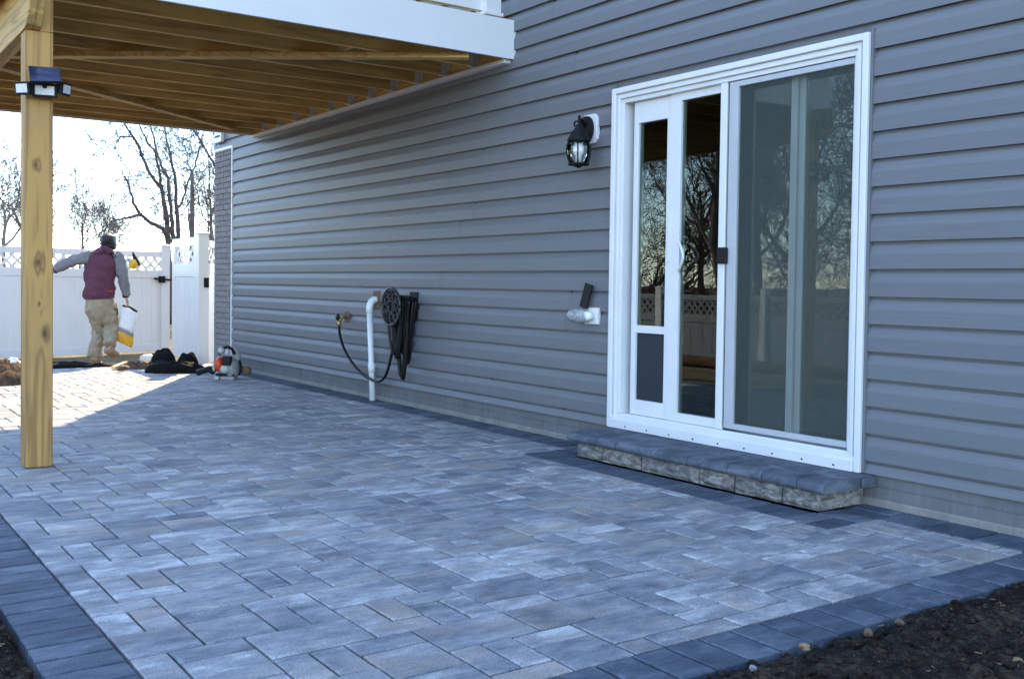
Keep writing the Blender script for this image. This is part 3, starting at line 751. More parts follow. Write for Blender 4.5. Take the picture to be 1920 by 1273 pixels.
# discharge pipe
pp = thing('drain_pipe', (-4.885, -.09, 0), 'white plastic drain pipe standing against the siding by the hose', 'pipe')
zt_ = wy(693, 566, -.09).z; xb, xt = -4.885, wy(693, 600, -.09).x + .0
el = [(xt, -.09 + .055 * (1 - math.cos(t * math.pi / 16)), zt_ - .055 + .075 * math.sin(t * math.pi / 16)) for t in range(9)]
MB().tube([(xb, -.09, .001), (xt, -.09, zt_ - .06)], .0255, 16).build('pipe', 'pvc', pp, smooth=True)
MB().tube([(xt, -.09, zt_ - .10)] + el + [(xt, -.02, el[-1][2])], .031, 16).build('elbow', 'pvc', pp, smooth=True)
zf = el[-1][2]; MB().box(xt - .055, xt + .06, -.033, -.012, zf - .085, zf + .075).build('wall_block', 'brown_block', pp, bevel=.006)
MB().lathe([(.0315, 0), (.0315, .07)], (xb + (xt - xb) * .3, -.09, .25), 16).build('coupling', 'pvc', pp, smooth=True)

# tap
tp = thing('hose_tap', wy(648, 595, -.05), 'brass hose tap with black handle on the siding', 'tap')
t0 = wy(650, 595, -.03)
MB().box(t0.x - .045, t0.x + .045, -.032, -.012, t0.z - .045, t0.z + .05).build('wall_block', 'brown_block', tp, bevel=.006)
MB().tube([(t0.x, -.03, t0.z), (t0.x, -.10, t0.z)], .014, 10).tube([(t0.x, -.085, t0.z), (t0.x, -.105, t0.z - .045)], .015, 10).build('spout', 'brass', tp, smooth=True)
MB().lathe([(.008, -.10), (.030, -.115), (.032, -.128), (.012, -.135)], (t0.x, 0, t0.z + .005), 12, 'y').build('handle', 'rubber', tp, smooth=True)

# hose hanger with a round scrollwork plate
RC = Vector((-4.33, -.22, .825)); RR = .150
hr = thing('hose_hanger', (RC.x, -.1, RC.z), 'round iron scrollwork hose hanger fixed to the siding', 'hose hanger')
def torus_pts(cx, cz, r, y, n=28, a0=0, a1=2 * math.pi): return [(cx + r * math.cos(a0 + (a1 - a0) * t / n), y, cz + r * math.sin(a0 + (a1 - a0) * t / n)) for t in range(n + 1)]
m = MB(); m.tube(torus_pts(RC.x, RC.z, RR, RC.y), .011, 8); m.tube(torus_pts(RC.x, RC.z, RR * .30, RC.y), .008, 6); m.build('plate_rim', 'iron_grey', hr, smooth=True)
for q in range(4):
    a = q * math.pi / 2 + .5
    for sgn in (-1, 1):
        pts = []
        for t in range(20):
            u = t / 19; rr = .045 * (1 - u * .75); th = sgn * u * 7.0
            cx_, cz_ = RC.x + .088 * math.cos(a + sgn * .32), RC.z + .088 * math.sin(a + sgn * .32)
            pts.append((cx_ + rr * math.cos(a + th), RC.y, cz_ + rr * math.sin(a + th)))
        MB().tube(pts, .0062, 6).build('scroll', 'iron_grey', hr, smooth=True)
    MB().tube([(RC.x + .04 * math.cos(a), RC.y, RC.z + .04 * math.sin(a)), (RC.x + .145 * math.cos(a), RC.y, RC.z + .145 * math.sin(a))], .007, 6).build('spoke', 'iron_grey', hr, smooth=True)
MB().lathe([(.135, RC.y + .006), (.135, RC.y + .012)], (RC.x, 0, RC.z), 24, 'y').build('plate_disc', 'black_metal', hr)
MB().lathe([(.06, RC.y + .012), (.075, -.15), (.075, -.05), (.11, -.02)], (RC.x, 0, RC.z - .01), 16, 'y').build('drum', 'black_metal', hr, smooth=True)
MB().box(RC.x - .03, RC.x + .10, -.034, -.0195, RC.z - .10, RC.z + .12).build('wall_bracket', 'black_metal', hr, bevel=.004)
# coiled hose: one run from the tap, over the drum many times
rg = random.Random(3); pts = []
bib = Vector((t0.x, -.105, t0.z - .05)); low = wy(690, 712, -.14); rise = wy(728, 696, -.15)
def bez(a, b, c, d, n): return [a * (1 - t) ** 3 + b * 3 * t * (1 - t) ** 2 + c * 3 * t * t * (1 - t) + d * t ** 3 for t in [i / n for i in range(n)]]
mid = wy(700, 713, -.14)
pts += bez(bib, bib + Vector((.01, -.02, -.22)), mid + Vector((-.30, 0, .02)), mid, 16)
pts += bez(mid, mid + Vector((.16, 0, -.01)), rise + Vector((-.03, 0, -.08)), Vector((RC.x - .10, -.16, .42)), 10)
nl = 15
for k in range(nl):
    yb = -.055 - .135 * ((k * .618) % 1.0); dep = rg.uniform(.30, .50); wd = rg.uniform(.095, .150); top = RC.z + rg.uniform(.06, .085)
    if k == 4: dep = .62
    if k == 9: dep, wd = .60, .10
    for t in range(22):
        a = math.pi + 2 * math.pi * t / 22          # start at the left side
        x = RC.x + rg.uniform(-.003, .003) + wd * math.cos(a) * (1.0 - .18 * (1 - math.sin(a)))
        z = (top - .05 + .05 * math.sin(a)) if math.sin(a) > 0 else (top - .05 + dep * math.sin(a) * 1.0)
        pts.append(Vector((x + .015 * math.sin(k * 2.1), yb + .012 * math.sin(a + k), z)))
hose = MB().tube(pts, .0125, 7).build('garden_hose', 'rubber', smooth=True)
tag(hose, 'black garden hose looped over the iron hanger and run to the tap', 'hose')
MB().tube([bib + Vector((0, 0, .025)), bib + Vector((0, -.002, -.03))], .019, 10).build('coupling', 'brass', hose, smooth=True)

# solar flood light strapped on the deck post
sl = thing('solar_flood_light', (-2.93, -3.08, 2.0), 'three-headed solar flood light with blue panel on the deck post', 'flood light')
q = [hit(53, 124, 0, -2.86), hit(112, 128, 0, -2.86), hit(116, 154, 0, -2.78), hit(57, 153, 0, -2.78)]
nrm = (q[1] - q[0]).cross(q[3] - q[0]).normalized()
if nrm.z < 0: nrm = -nrm
m = MB(); vs = [p for p in q] + [p - nrm * .014 for p in q]; m.add(vs, [(0, 1, 2, 3), (7, 6, 5, 4)] + [(i, (i + 1) % 4, 4 + (i + 1) % 4, 4 + i) for i in range(4)])
m.build('panel_frame', 'black_plastic', sl)
ctr = sum(q, Vector()) / 4; e = [ctr + (p - ctr) * .95 + nrm * .0015 for p in q]
for u0, u1 in ((0, .49), (.51, 1)):
    L = lambda u, w: (e[0] * (1 - w) + e[1] * w) * (1 - u) + (e[3] * (1 - w) + e[2] * w) * u
    MB().add([L(u0, 0), L(u0, 1), L(u1, 1), L(u1, 0)], [(0, 1, 2, 3)]).build('solar_cell', 'solar', sl)
def head(px, py, w, h, yaw, big=False):
    c = hit(px, py, 0, -2.86); d = Vector((math.cos(yaw), math.sin(yaw), -.12)).normalized(); sd = Vector((-math.sin(yaw), math.cos(yaw), 0)); up = d.cross(sd)
    def rect(w, h, off): return [c + sd * (a * w / 2) + up * (b * h / 2) + d * off for a, b in ((-1, -1), (1, -1), (1, 1), (-1, 1))]
    hd = MB().loft([rect(w * .8, h * .7, -.035), rect(w, h, -.010), rect(w, h, .010)]).build('lamp_head', 'black_plastic', sl, bevel=.005)
    ml_ = MB(); vs = rect(w * .76, h * .66, .0115); ml_.add(vs, [(0, 1, 2, 3)]); ml_.build('lens', 'lamp_lens', hd)
    if big: MB().tube([c + up * (h * .30) + d * .008, c + up * (h * .30) + d * .022], .012, 12).build('motion_sensor', 'black_plastic', hd, smooth=True)
head(84, 170, .122, .072, -.25, True); head(43, 166, .088, .068, -.85); head(122, 168, .080, .068, .75)
MB().box(-2.935, -2.88, -3.14, -3.04, 1.99, 2.05).build('bracket', 'black_plastic', sl, bevel=.005)
MB().tube([(-2.92, -3.09, 2.03), (-2.85, -3.085, 2.085)], .012, 8).build('panel_arm', 'black_plastic', sl, smooth=True)

# ------------------------------------------------------------------ white vinyl fences and gate
def lattice(m, a, b, z0, z1, pitch=.105, w=.034, t=.008):
    """diagonal lattice slats clipped to a vertical rectangle from a to b"""
    a, b = Vector(a), Vector(b); d = (b - a); L = d.length; d.normalize(); nrm = Vector((-d.y, d.x, 0)); H = z1 - z0
    for sgn, off in ((1, 0), (-1, t * .9)):
        u = -H
        while u < L + H:
            u0, u1 = (u, u + H) if sgn > 0 else (u + H, u)      # x at bottom, x at top
            s0, s1 = 0., 1.
            du = u1 - u0
            lo, hi = sorted(((0 - u0) / du, (L - u0) / du)); s0, s1 = max(0, lo), min(1, hi)
            if s1 - s0 > .05:
                P = lambda s_: a + d * (u0 + du * s_) + Vector((0, 0, z0 + H * s_)) + nrm * off
                m.bar(P(s0), P(s1), t, w, up=Vector((-du / H * d.x, -du / H * d.y, 1)) if False else d * (-sgn) + Vector((0, 0, 1)))
            u += pitch * 1.414
def fence_section(parent, a, b, z0, top, n, thick=.04, lat=.20, vm='white_vinyl'):
    a, b = Vector(a), Vector(b); d = (b - a).normalized(); up = Vector((0, 0, 1)); a = a + d * .06; b = b - d * .06
    bar = lambda z, h, name, w=thick: MB().bar(a + up * z, b + up * z, w, h).build(name, vm, parent, bevel=.004)
    bar(top - .045, .09, 'top_rail'); zm = top - .09 - lat - .06; bar(zm, .12, 'middle_rail'); bar(z0 + .08, .11, 'bottom_rail')
    L = (b - a).length
    for i in range(n):
        p, q2 = a + d * (L * i / n + .003), a + d * (L * (i + 1) / n - .003)
        hgt = (zm - .06) - (z0 + .135); c_ = (zm - .06 + z0 + .135) / 2
        MB().bar(p + up * c_, q2 + up * c_, thick * .55, hgt).build('fence_board', vm, parent, bevel=.003)
    m = MB(); lattice(m, a, b, top - .09 - lat, top - .09); tag(m.build('lattice', vm, parent), kind='stuff')
def fence_post(parent, p, z0, top, s=.127):
    o = MB().box(p[0] - s / 2, p[0] + s / 2, p[1] - s / 2, p[1] + s / 2, z0, top).build('post', 'white_vinyl', parent, bevel=.005)
    m = MB(); k = s / 2 + .008; m.add([(p[0] + i * k, p[1] + j * k, top + .0005) for i, j in ((-1, -1), (1, -1), (1, 1), (-1, 1))] + [(p[0] + i * k, p[1] + j * k, top + .022) for i, j in ((-1, -1), (1, -1), (1, 1), (-1, 1))] + [(p[0], p[1], top + .045)],
          [(3, 2, 1, 0)] + [(i, (i + 1) % 4, 4 + (i + 1) % 4, 4 + i) for i in range(4)] + [(4 + i, 4 + (i + 1) % 4, 8) for i in range(4)]); m.build('post_cap', 'white_vinyl', o)
    return o
FZ = -.13
F = [gz(308, 660, FZ), gz(66, 672, FZ), gz(-190, 684, FZ), gz(-460, 697, FZ)]
FT = hit(110, 465, 0, gz(110, 671, FZ).x).z
vf = thing('vinyl_fence', F[1], 'white vinyl fence with lattice top beyond the end of the patio', 'fence')
for i in range(3): fence_section(vf, (F[i].x, F[i].y, 0), (F[i + 1].x, F[i + 1].y, 0), FZ, FT, 11)
for i, p in enumerate(F): fence_post(vf, p, FZ - .1, FT + .085 - (.03 if i else 0))
c = hit(303, 525, 0, F[0].x + .072); m = MB(); m.box(c.x, c.x + .03, c.y - .05, c.y + .05, c.z - .045, c.z + .06).tube([(c.x + .02, c.y - .12, c.z + .02), (c.x + .02, c.y + .15, c.z)], .018, 6)
m.build('gate_latch', 'black_metal', vf, bevel=.004)
# gate leaf standing open, its hinge post and the short return beside the brick
G0, G1 = gz(371, 682, -.035), gz(325, 673.5, -.055)
GT = hit(352, 446, 0, G0.x - .4).z
gate = thing('vinyl_gate', G0, 'open white vinyl gate leaf with small lattice window', 'gate')
gd = (G1 - G0); gd.z = 0; gl = gd.length; gd.normalize(); up = Vector((0, 0, 1))
def gbar(u0, u1, z0, z1, name, th=.045): 
    a, b = G0 + gd * u0, G0 + gd * u1; zc = (z0 + z1) / 2; a = Vector((a.x, a.y, zc)); b = Vector((b.x, b.y, zc)); return MB().bar(a, b, th, z1 - z0).build(name, 'white_vinyl', gate, bevel=.004)
gbar(.0, .13, -.0, GT, 'stile'); gbar(gl - .13, gl, -.0, GT, 'stile')
gbar(.1305, gl - .1305, GT - .11, GT, 'top_rail'); gbar(.1305, gl - .1305, GT - .50, GT - .335, 'middle_rail'); gbar(.1305, gl - .1305, .0, .13, 'bottom_rail')
for i in range(4):
    w = (gl - .261) / 4; gbar(.1305 + w * i + .003, .1305 + w * (i + 1) - .003, .1305, GT - .5005, 'gate_board', .024)
m = MB(); a, b = G0 + gd * .1305, G0 + gd * (gl - .1305); lattice(m, (a.x, a.y, 0), (b.x, b.y, 0), GT - .335, GT - .11, .105, .032); tag(m.build('lattice', 'white_vinyl', gate), kind='stuff')
rf = thing('fence_return', gz(378, 684, -.03), 'short white fence return with hinge post between gate and brick corner', 'fence')
hp_ = gz(378, 684, -.032); fence_post(rf, (hp_.x, hp_.y), -.1, hit(378, 440, 0, hp_.x).z)
r0, r1 = gz(388, 684, -.045), gz(404, 681, -.06)
RT = hit(396, 452, 0, (r0.x + r1.x) / 2).z; fence_section(rf, (r0.x, r0.y, 0), (r1.x + (r1.x - r0.x) * .6, r1.y + (r1.y - r0.y) * .6, 0), -.05, RT, 2)
fence_post(rf, (r1.x + .02, r1.y - .0), -.1, hit(404, 434, 0, r1.x).z, .05)
c = hit(387, 530, 0, hp_.x + .07); MB().box(c.x - .02, c.x + .015, c.y - .03, c.y + .03, c.z - .06, c.z + .06).build('hinge', 'black_metal', rf, bevel=.004)
# the fence on the other side of the yard, seen only mirrored in the glass
of = thing('yard_fence', (-8, -8.2, -.6), 'lattice-topped fence, coloured dark to look shaded, across the yard, mirrored in the door glass', 'fence')
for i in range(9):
    a, b = (-20 + 2.4 * i, -8.6 + .05 * i, 0), (-17.6 + 2.4 * i, -8.55 + .05 * i, 0); fence_section(of, a, b, -.62, .88, 9, lat=.26, vm='dimmed_vinyl'); fence_post(of, a, -.7, .98)
lg = MB().tube([(-13.5, -7.2, -.16), (-9.5, -7.0, -.12), (-6, -6.9, -.10), (-3.6, -6.85, -.1)], [.08, .10, .085, .07], 10).build('log', 'dirt_brown', smooth=True)
tag(lg, 'long brown log lying across the yard, mirrored low in the door glass', 'log')

# ------------------------------------------------------------------ bare trees
def tree_meshes(seed, H, spread=.55, levels=4, twig=1.0):
    rg = random.Random(seed); tr, cr = MB(), MB()
    def grow(p, d, L, r, lv):
        n = 5 if lv < 2 else 4 if lv == 2 else 3; pts, rad = [p.copy()], [r]; q = p.copy(); dd = d.copy()
        for i in range(n):
            dd = (dd + Vector((rg.gauss(0, .16), rg.gauss(0, .16), rg.gauss(0, .10) + (.07 if lv else 0)))).normalized()
            q = q + dd * (L / n); pts.append(q.copy()); rad.append(max(r * (1 - .72 * (i + 1) / n), .009))
        (tr if lv < 2 else cr).tube(pts, rad, 7 if lv == 0 else 5 if lv == 1 else 3, cap=False)
        if lv >= levels: return
        kids = (6, 6, 6, 5, 3)[lv]
        for k in range(kids):
            t = rg.uniform(.32 if lv == 0 else .2, 1.0); i = min(int(t * n), n - 1); f = t * n - i
            b = pts[i].lerp(pts[i + 1], f); base = (pts[i + 1] - pts[i]).normalized()
            ax = Vector((rg.gauss(0, 1), rg.gauss(0, 1), rg.gauss(0, 1) * .6)); ax = (ax - base * ax.dot(base)).normalized()
            nd = (base * (1 - spread * .6) + ax * (spread + rg.uniform(0, .35)) + Vector((0, 0, .22))).normalized()
            grow(b, nd, L * rg.uniform(.42, .68), max(rad[i] * rg.uniform(.42, .62), .010), lv + 1)
    grow(Vector((0, 0, -.2)), Vector((rg.gauss(0, .05), rg.gauss(0, .05), 1)).normalized(), H * .62, H * .019, 0)
    return tr, cr
PROTO = []
for sd, H, sp, mt in ((11, 9, .55, 'bark'), (23, 8, .7, 'bark_pale'), (37, 10, .45, 'bark'), (51, 6.5, .8, 'bark_red')):
    tr, cr = tree_meshes(sd, H, sp); PROTO.append((tr.mesh('trunk', mt, True, False), cr.mesh('crown', mt, False, False), H))
def place_tree(k, loc, scale, rz, label, group, name='bare_tree', cat='tree'):
    t = thing(name, loc, label, cat, group); t.scale = (scale,) * 3; t.rotation_euler = (0, 0, rz)
    for nm, me in zip(('trunk', 'crown'), PROTO[k][:2]):
        o = bpy.data.objects.new(nm, me); COL.objects.link(o); o.parent = t
    return t
def ground_at(px, dep):
    p = at_depth(px, 560, dep); return (p.x, p.y, ground_z(p.x, p.y))
GB = 'bare trees beyond the white fence'
for i, (px, dep, k, s) in enumerate(((18, 44, 1, .95), (92, 52, 2, .92), (150, 60, 0, .82), (215, 66, 1, .80), (262, 58, 2, .70), (385, 46, 0, .9), (345, 62, 2, .75), (-45, 48, 0, .95), (55, 70, 1, .9), (430, 52, 1, 1.0))):
    place_tree(k, ground_at(px, dep), s, i * 1.7, ('tall spreading leafless tree with dark bark beyond the white fence', 'pale-barked leafless tree with a wide crown beyond the white fence', 'upright narrow leafless tree with dark bark beyond the white fence')[k], GB)
for i, (px, dep, s) in enumerate(((5, 24, .36), (70, 30, .34), (120, 33, .38), (165, 36, .40), (222, 34, .36), (258, 30, .36), (290, 28, .38), (345, 26, .36), (388, 24, .42), (408, 25, .45), (35, 27, .36), (190, 40, .42))):
    place_tree(3, ground_at(px, dep), s, i * 2.3, 'reddish leafless shrub showing over the top of the white fence', 'leafless shrubs behind the fence', 'bare_shrub', 'shrub')
wg = random.Random(99)
for i in range(44):
    x, y = wg.uniform(-30, -3), -9.8 - wg.random() ** 1.3 * 9
    place_tree((1, 3, 1, 0)[wg.randrange(4)], (x, y, -.65), wg.uniform(.60, .98), wg.random() * 6.3, 'leafless tree in the wood across the yard, mirrored in the glass', 'wood mirrored in the door glass')
# the large forked tree right behind the fence, limbs as they stand
DT = 27.0
def TP(px, py, off=0.0): return at_depth(px, py, DT + off)
bt = thing('forked_tree', (TP(318, 560).x, TP(318, 560).y, ground_z(-20, 0)), 'large dark forked bare tree behind the fence near the gate', 'tree')
base = TP(318, 610); base.z = -.3
LIMBS = [[(318, 610, 0), (318, 500, 0), (314, 445, 0), (304, 428, -.3), (281, 418, -.6), (263, 402, -.8), (249, 380, -1), (243, 352, -1.2), (232, 330, -1.3)],
         [(263, 402, -.8), (244, 408, -1.2), (226, 411, -1.5), (208, 416, -1.8), (196, 432, -2.0), (186, 440, -2.1)],
         [(316, 455, 0), (313, 420, .3), (308, 380, .5), (302, 352, .6), (284, 331, .6), (268, 296, .6), (263, 279, .5), (250, 258, .4), (237, 240, .2), (226, 216, 0), (218, 190, -.2)],
         [(302, 352, .6), (300, 330, .2), (292, 287, -.2), (275, 266, -.5), (263, 240, -.7), (256, 224, -.8), (250, 196, -1)],
         [(326, 455, .1), (322, 420, -.2), (318, 372, -.5), (315, 335, -.8), (301, 310, -1), (293, 282, -1), (289, 256, -1.1), (279, 228, -1.2), (272, 196, -1.2)],
         [(336, 600, 0), (334, 450, .2), (333, 400, .4), (328, 335, .6), (322, 303, .8), (313, 266, .9), (309, 232, 1), (306, 190, 1)],
         [(263, 279, .5), (247, 257, .8), (225, 256, 1.1), (219, 268, 1.3), (214, 282, 1.4), (196, 288, 1.6)],
         [(440, 370, 2), (408, 318, 2), (392, 292, 2), (378, 266, 2), (357, 236, 2), (345, 205, 2)],
         [(328, 400, .4), (345, 372, .8), (352, 340, 1), (366, 312, 1.2), (372, 280, 1.3), (384, 250, 1.3)]]
RAD = [(.105, .022), (.042, .012), (.085, .015), (.050, .012), (.070, .014), (.085, .014), (.03, .010), (.055, .02), (.042, .012)]
tm, cm = MB(), MB(); rg = random.Random(8)
def twigs(m, p, d, L, r, lv):
    n = 3; pts = [p]; q = p; dd = d
    for i in range(n):
        dd = (dd + Vector((rg.gauss(0, .25), rg.gauss(0, .25), rg.gauss(0, .22)))).normalized(); q = q + dd * (L / n); pts.append(q)
    m.tube(pts, [r, r * .8, r * .6, r * .4], 3, False)
    if lv:
        for k in range(4): i = rg.randrange(1, 4); ax = Vector((rg.gauss(0, 1), rg.gauss(0, 1), rg.gauss(.2, 1))).normalized(); twigs(m, pts[i], (dd + ax * .9).normalized(), L * .62, r * .6, lv - 1)
for L, (r0_, r1_) in zip(LIMBS, RAD):
    pts = [TP(*q) for q in L]; fine = []
    for i in range(len(pts) - 1):
        for t in range(3): fine.append(pts[i].lerp(pts[i + 1], t / 3) + Vector((rg.gauss(0, .012), rg.gauss(0, .012), 0)))
    fine.append(pts[-1]); n = len(fine); tm.tube(fine, [r0_ + (r1_ - r0_) * (i / (n - 1)) ** .6 for i in range(n)], 7)
    for k in range(int(n * .9)):
        i = rg.randrange(n // 4, n); ax = Vector((rg.gauss(0, 1), rg.gauss(0, 1), rg.gauss(.25, .8))).normalized(); twigs(cm, fine[i], ax, rg.uniform(.5, 1.3), .012, 3)
tm.build('trunk', 'bark', bt, smooth=True, fix=False); cm.build('crown', 'bark', bt, fix=False)
st = thing('slender_trunk', ground_at(360, 22), 'straight slim dark trunk behind the gate', 'tree')
b0 = Vector(ground_at(360, 22)); pts = [b0 + Vector((0, 0, -.2))] + [at_depth(360 + dx, py, 22) for dx, py in ((0, 470), (0, 420), (1, 370), (0, 320))]
m = MB(); m.tube(pts, [.07, .06, .055, .05, .03], 8); m.build('trunk', 'bark', st, smooth=True)
m = MB()
for k in range(5): twigs(m, pts[-1 - (k % 2)], Vector((rg.gauss(0, 1), rg.gauss(0, 1), .6)).normalized(), .5, .012, 2)
m.build('crown', 'bark', st, fix=False)

# ------------------------------------------------------------------ heaps and tools at the far end of the patio
def heap(name, mat, c, rx, ry, h, seed, fold=.35, n=40, freq=3.0, rot=0.0, parent=None):
    m = MB(); rings = 16; vs = [(c[0], c[1], c[2] + h * (1 + fold * .55 * noise.fractal(Vector((seed, 0, seed)), .8, 2.2, 4) + fold * .45 * (1 - abs(noise.noise(Vector((seed, 0, 4.0)))) * 2)))]
    for i in range(1, rings + 1):
        u = i / rings
        for k in range(n):
            a = 2 * math.pi * k / n; w = 1 + .28 * noise.noise(Vector((math.cos(a) * 1.3 + seed, math.sin(a) * 1.3, seed * .7)))
            x, y = rx * u * w * math.cos(a), ry * u * w * math.sin(a)
            f = noise.fractal(Vector((x * freq + seed, y * freq * 2.1, seed)), .8, 2.2, 4)
            rid = 1 - abs(noise.noise(Vector((x * freq * 1.8 + seed, y * freq * 1.8, 4.0)))) * 2
            z = h * math.sqrt(max(0, 1 - u ** 2.6)) * (1 + fold * .55 * f + fold * .45 * rid) if i < rings else -.02
            vs.append((c[0] + x * math.cos(rot) - y * math.sin(rot), c[1] + x * math.sin(rot) + y * math.cos(rot), c[2] + max(z, -.02)))
    fs = [(0, 1 + k, 1 + (k + 1) % n) for k in range(n)]
    for i in range(rings - 1):
        o = 1 + i * n; fs += [(o + k, o + n + k, o + n + (k + 1) % n, o + (k + 1) % n) for k in range(n)]
    m.add(vs, fs); return m.build(name, mat, parent, smooth=True)
va = math.atan2(RX.y, RX.x)
c = gz(306, 688, 0); tag(heap('fabric_bundle', 'fabric_black', (c.x, c.y, -.01), .15, .14, .19, 2.2, .30, freq=5), 'crumpled upright bundle of black landscape fabric at the gate', 'fabric')
c = gz(325, 698, 0); tag(heap('fabric_heap', 'fabric_black', (c.x, c.y, -.005), .34, .20, .11, 5.1, .45, freq=5, rot=va), 'long heap of black landscape fabric on the patio end', 'fabric')
c = gz(352, 694, 0); tag(heap('fabric_fold', 'fabric_black', (c.x, c.y, .0), .13, .11, .17, 7.7, .40, freq=6, rot=va), 'peaked fold of black fabric standing before the gate leaf', 'fabric')
c = gz(262, 690, 0); tag(heap('dirt_pile', 'dirt_brown', (c.x, c.y, -.01), .27, .17, .06, 3.3, .8, freq=9, rot=va), 'low brown pile of dirt against the black fabric heap', 'dirt')
c = gz(2, 715, 0); tag(heap('mulch_pile', 'dirt_brown', (c.x, c.y, -.01), .42, .40, .14, 9.2, .9, freq=9), 'brown mulch pile on the sunlit edge of the patio', 'mulch')
c = gz(126, 686, -.01); tag(heap('fabric_strip', 'fabric_black', (c.x, c.y, -.03), .62, .16, .05, 4.4, .7, freq=5, rot=va), 'flat strip of black fabric behind the wooden post', 'fabric')
c = gz(26, 684, 0); tag(heap('plastic_sack', 'bag_white', (c.x, c.y, -.02), .10, .08, .08, 6.6, .5, freq=8, rot=va), 'crumpled pale plastic sack on the ground before the fence', 'sack')
c = gz(275, 671, -.05); tag(heap('white_rag', 'bag_white', (c.x, c.y, -.06), .11, .08, .05, 8.6, .5, freq=8, rot=va), 'crumpled white rag between dirt pile and fence post', 'rag')
a, b = gz(212, 694, .0), gz(236, 684, .03)
tag(MB().bar(Vector((a.x, a.y, .025)), Vector((b.x, b.y, .055)), .05, .03).build('wood_offcut', 'yellow_wood', bevel=.004), 'yellow offcut of timber lying on the sunlit pavers', 'timber')
a, b = gz(221, 698, 0), gz(240, 695, 0)
tag(MB().tube([(a.x, a.y, .03), ((a.x + b.x) / 2, (a.y + b.y) / 2, .04), (b.x, b.y, .03)], [.018, .034, .022], 8).build('broken_brick', 'brown_block', smooth=True), 'small reddish lump lying in front of the timber offcut', 'lump')

# backpack blower
bc = gz(425, 711, 0); sxv, dv = Vector((RX.x, RX.y, 0)).normalized(), Vector((FX.x, FX.y, 0)).normalized(); PXM = 10.55 / FPX
bl = thing('backpack_blower', (bc.x, bc.y, 0), 'grey and orange backpack leaf blower standing on the patio by the wall', 'leaf blower')
def B(px, py, d=0.0): return Vector((bc.x, bc.y, 0)) + sxv * ((px - 425) * PXM) + dv * d + Vector((0, 0, (711 - py) * PXM))
def ell(name, mat, px, py, d, rx, rz, rd, n=14):
    m = MB(); rings = []
    for i in range(1, 10):
        t = math.pi * i / 10; q = math.sin(t) ** .7; rings.append([B(px, py, d) + sxv * (rx * PXM * q * math.cos(2 * math.pi * k / n)) + dv * (rd * q * math.sin(2 * math.pi * k / n)) + Vector((0, 0, -rz * PXM * math.cos(t))) for k in range(n)])
    return m.loft(rings).build(name, mat, bl, smooth=True)
ell('fan_housing', 'blower_grey', 432, 692, .06, 14, 20, .10)
ell('back_plate', 'blower_grey', 437, 680, .12, 9, 27, .035)
ell('fuel_tank', 'blower_white', 423, 691, -.02, 11, 9, .06)
ell('engine_cover', 'orange_red', 412, 683, -.01, 8, 14, .07)
ell('recoil_cover', 'blower_white', 402, 690, .0, 3, 8, .05)

def obb(name, mat, p, q, w, h, bev=.006): return MB().bar(p, q, w, h).build(name, mat, bl, bevel=bev)
obb('air_filter', 'black_plastic', B(420, 676, -.03), B(435, 676, -.03), .09, .09)
ell('filter_cap', 'blower_white', 428, 660, -.02, 5, 6, .035); ell('filter_cap', 'blower_white', 415, 657, -.01, 6, 6, .035)
MB().tube([B(410, 664, 0), B(416, 653, .01), B(426, 650, .02), B(434, 655, .03), B(437, 664, .04)], .016, 8).build('carry_handle', 'black_plastic', bl, smooth=True)
obb('foot', 'blower_grey', B(416, 708, -.05), B(443, 708, -.05), .06, .035); obb('foot', 'blower_white', B(404, 708, .0), B(413, 708, .0), .10, .035)
obb('base', 'black_plastic', B(405, 703, .06), B(440, 703, .06), .16, .03)
MB().tube([B(402, 698, -.02), B(392, 692, .0), B(382, 695, .02), B(368, 700, .06)], [.030, .033, .030, .034], 12).build('blower_tube', 'black_plastic', bl, smooth=True)
MB().tube([B(444, 676, .10), B(449, 690, .08), B(446, 704, .06)], .012, 6).build('strap', 'black_plastic', bl, smooth=True)
ell('hip_pad', 'brown_block', 456, 696, .12, 10, 9, .05)

# ------------------------------------------------------------------ the man with the bag
MZ = -.075; mb0 = gz(182, 684, MZ); MD = (mb0 - CAM).dot(FX); K = MD / FPX
mr, mf = Vector((RX.x, RX.y, 0)).normalized(), Vector((ray(182, 560).x, ray(182, 560).y, 0)).normalized(); mr = Vector((mf.y, -mf.x, 0))
man = thing('person', (mb0.x, mb0.y, MZ), 'person in maroon and grey jacket and khaki trousers walking away with a bag', 'person')
def P(px, py, d=0.0): return Vector((mb0.x, mb0.y, MZ)) + mr * ((px - 182) * K) + mf * d + Vector((0, 0, (684 - py) * K))
def ring(c, t, a, b, n=18, sd=None, w=0.0, seed=0.0):
    t = t.normalized(); s_ = (sd or mr); s_ = (s_ - t * s_.dot(t)).normalized(); f_ = t.cross(s_)
    out = []
    for k in range(n):
        an = 2 * math.pi * k / n; q = c + s_ * (a * math.cos(an)) + f_ * (b * math.sin(an))
        if w: q = q + (q - c).normalized() * (w * noise.fractal(q * 9 + Vector((seed, 0, 0)), .8, 2.0, 3))
        out.append(q)
    return out
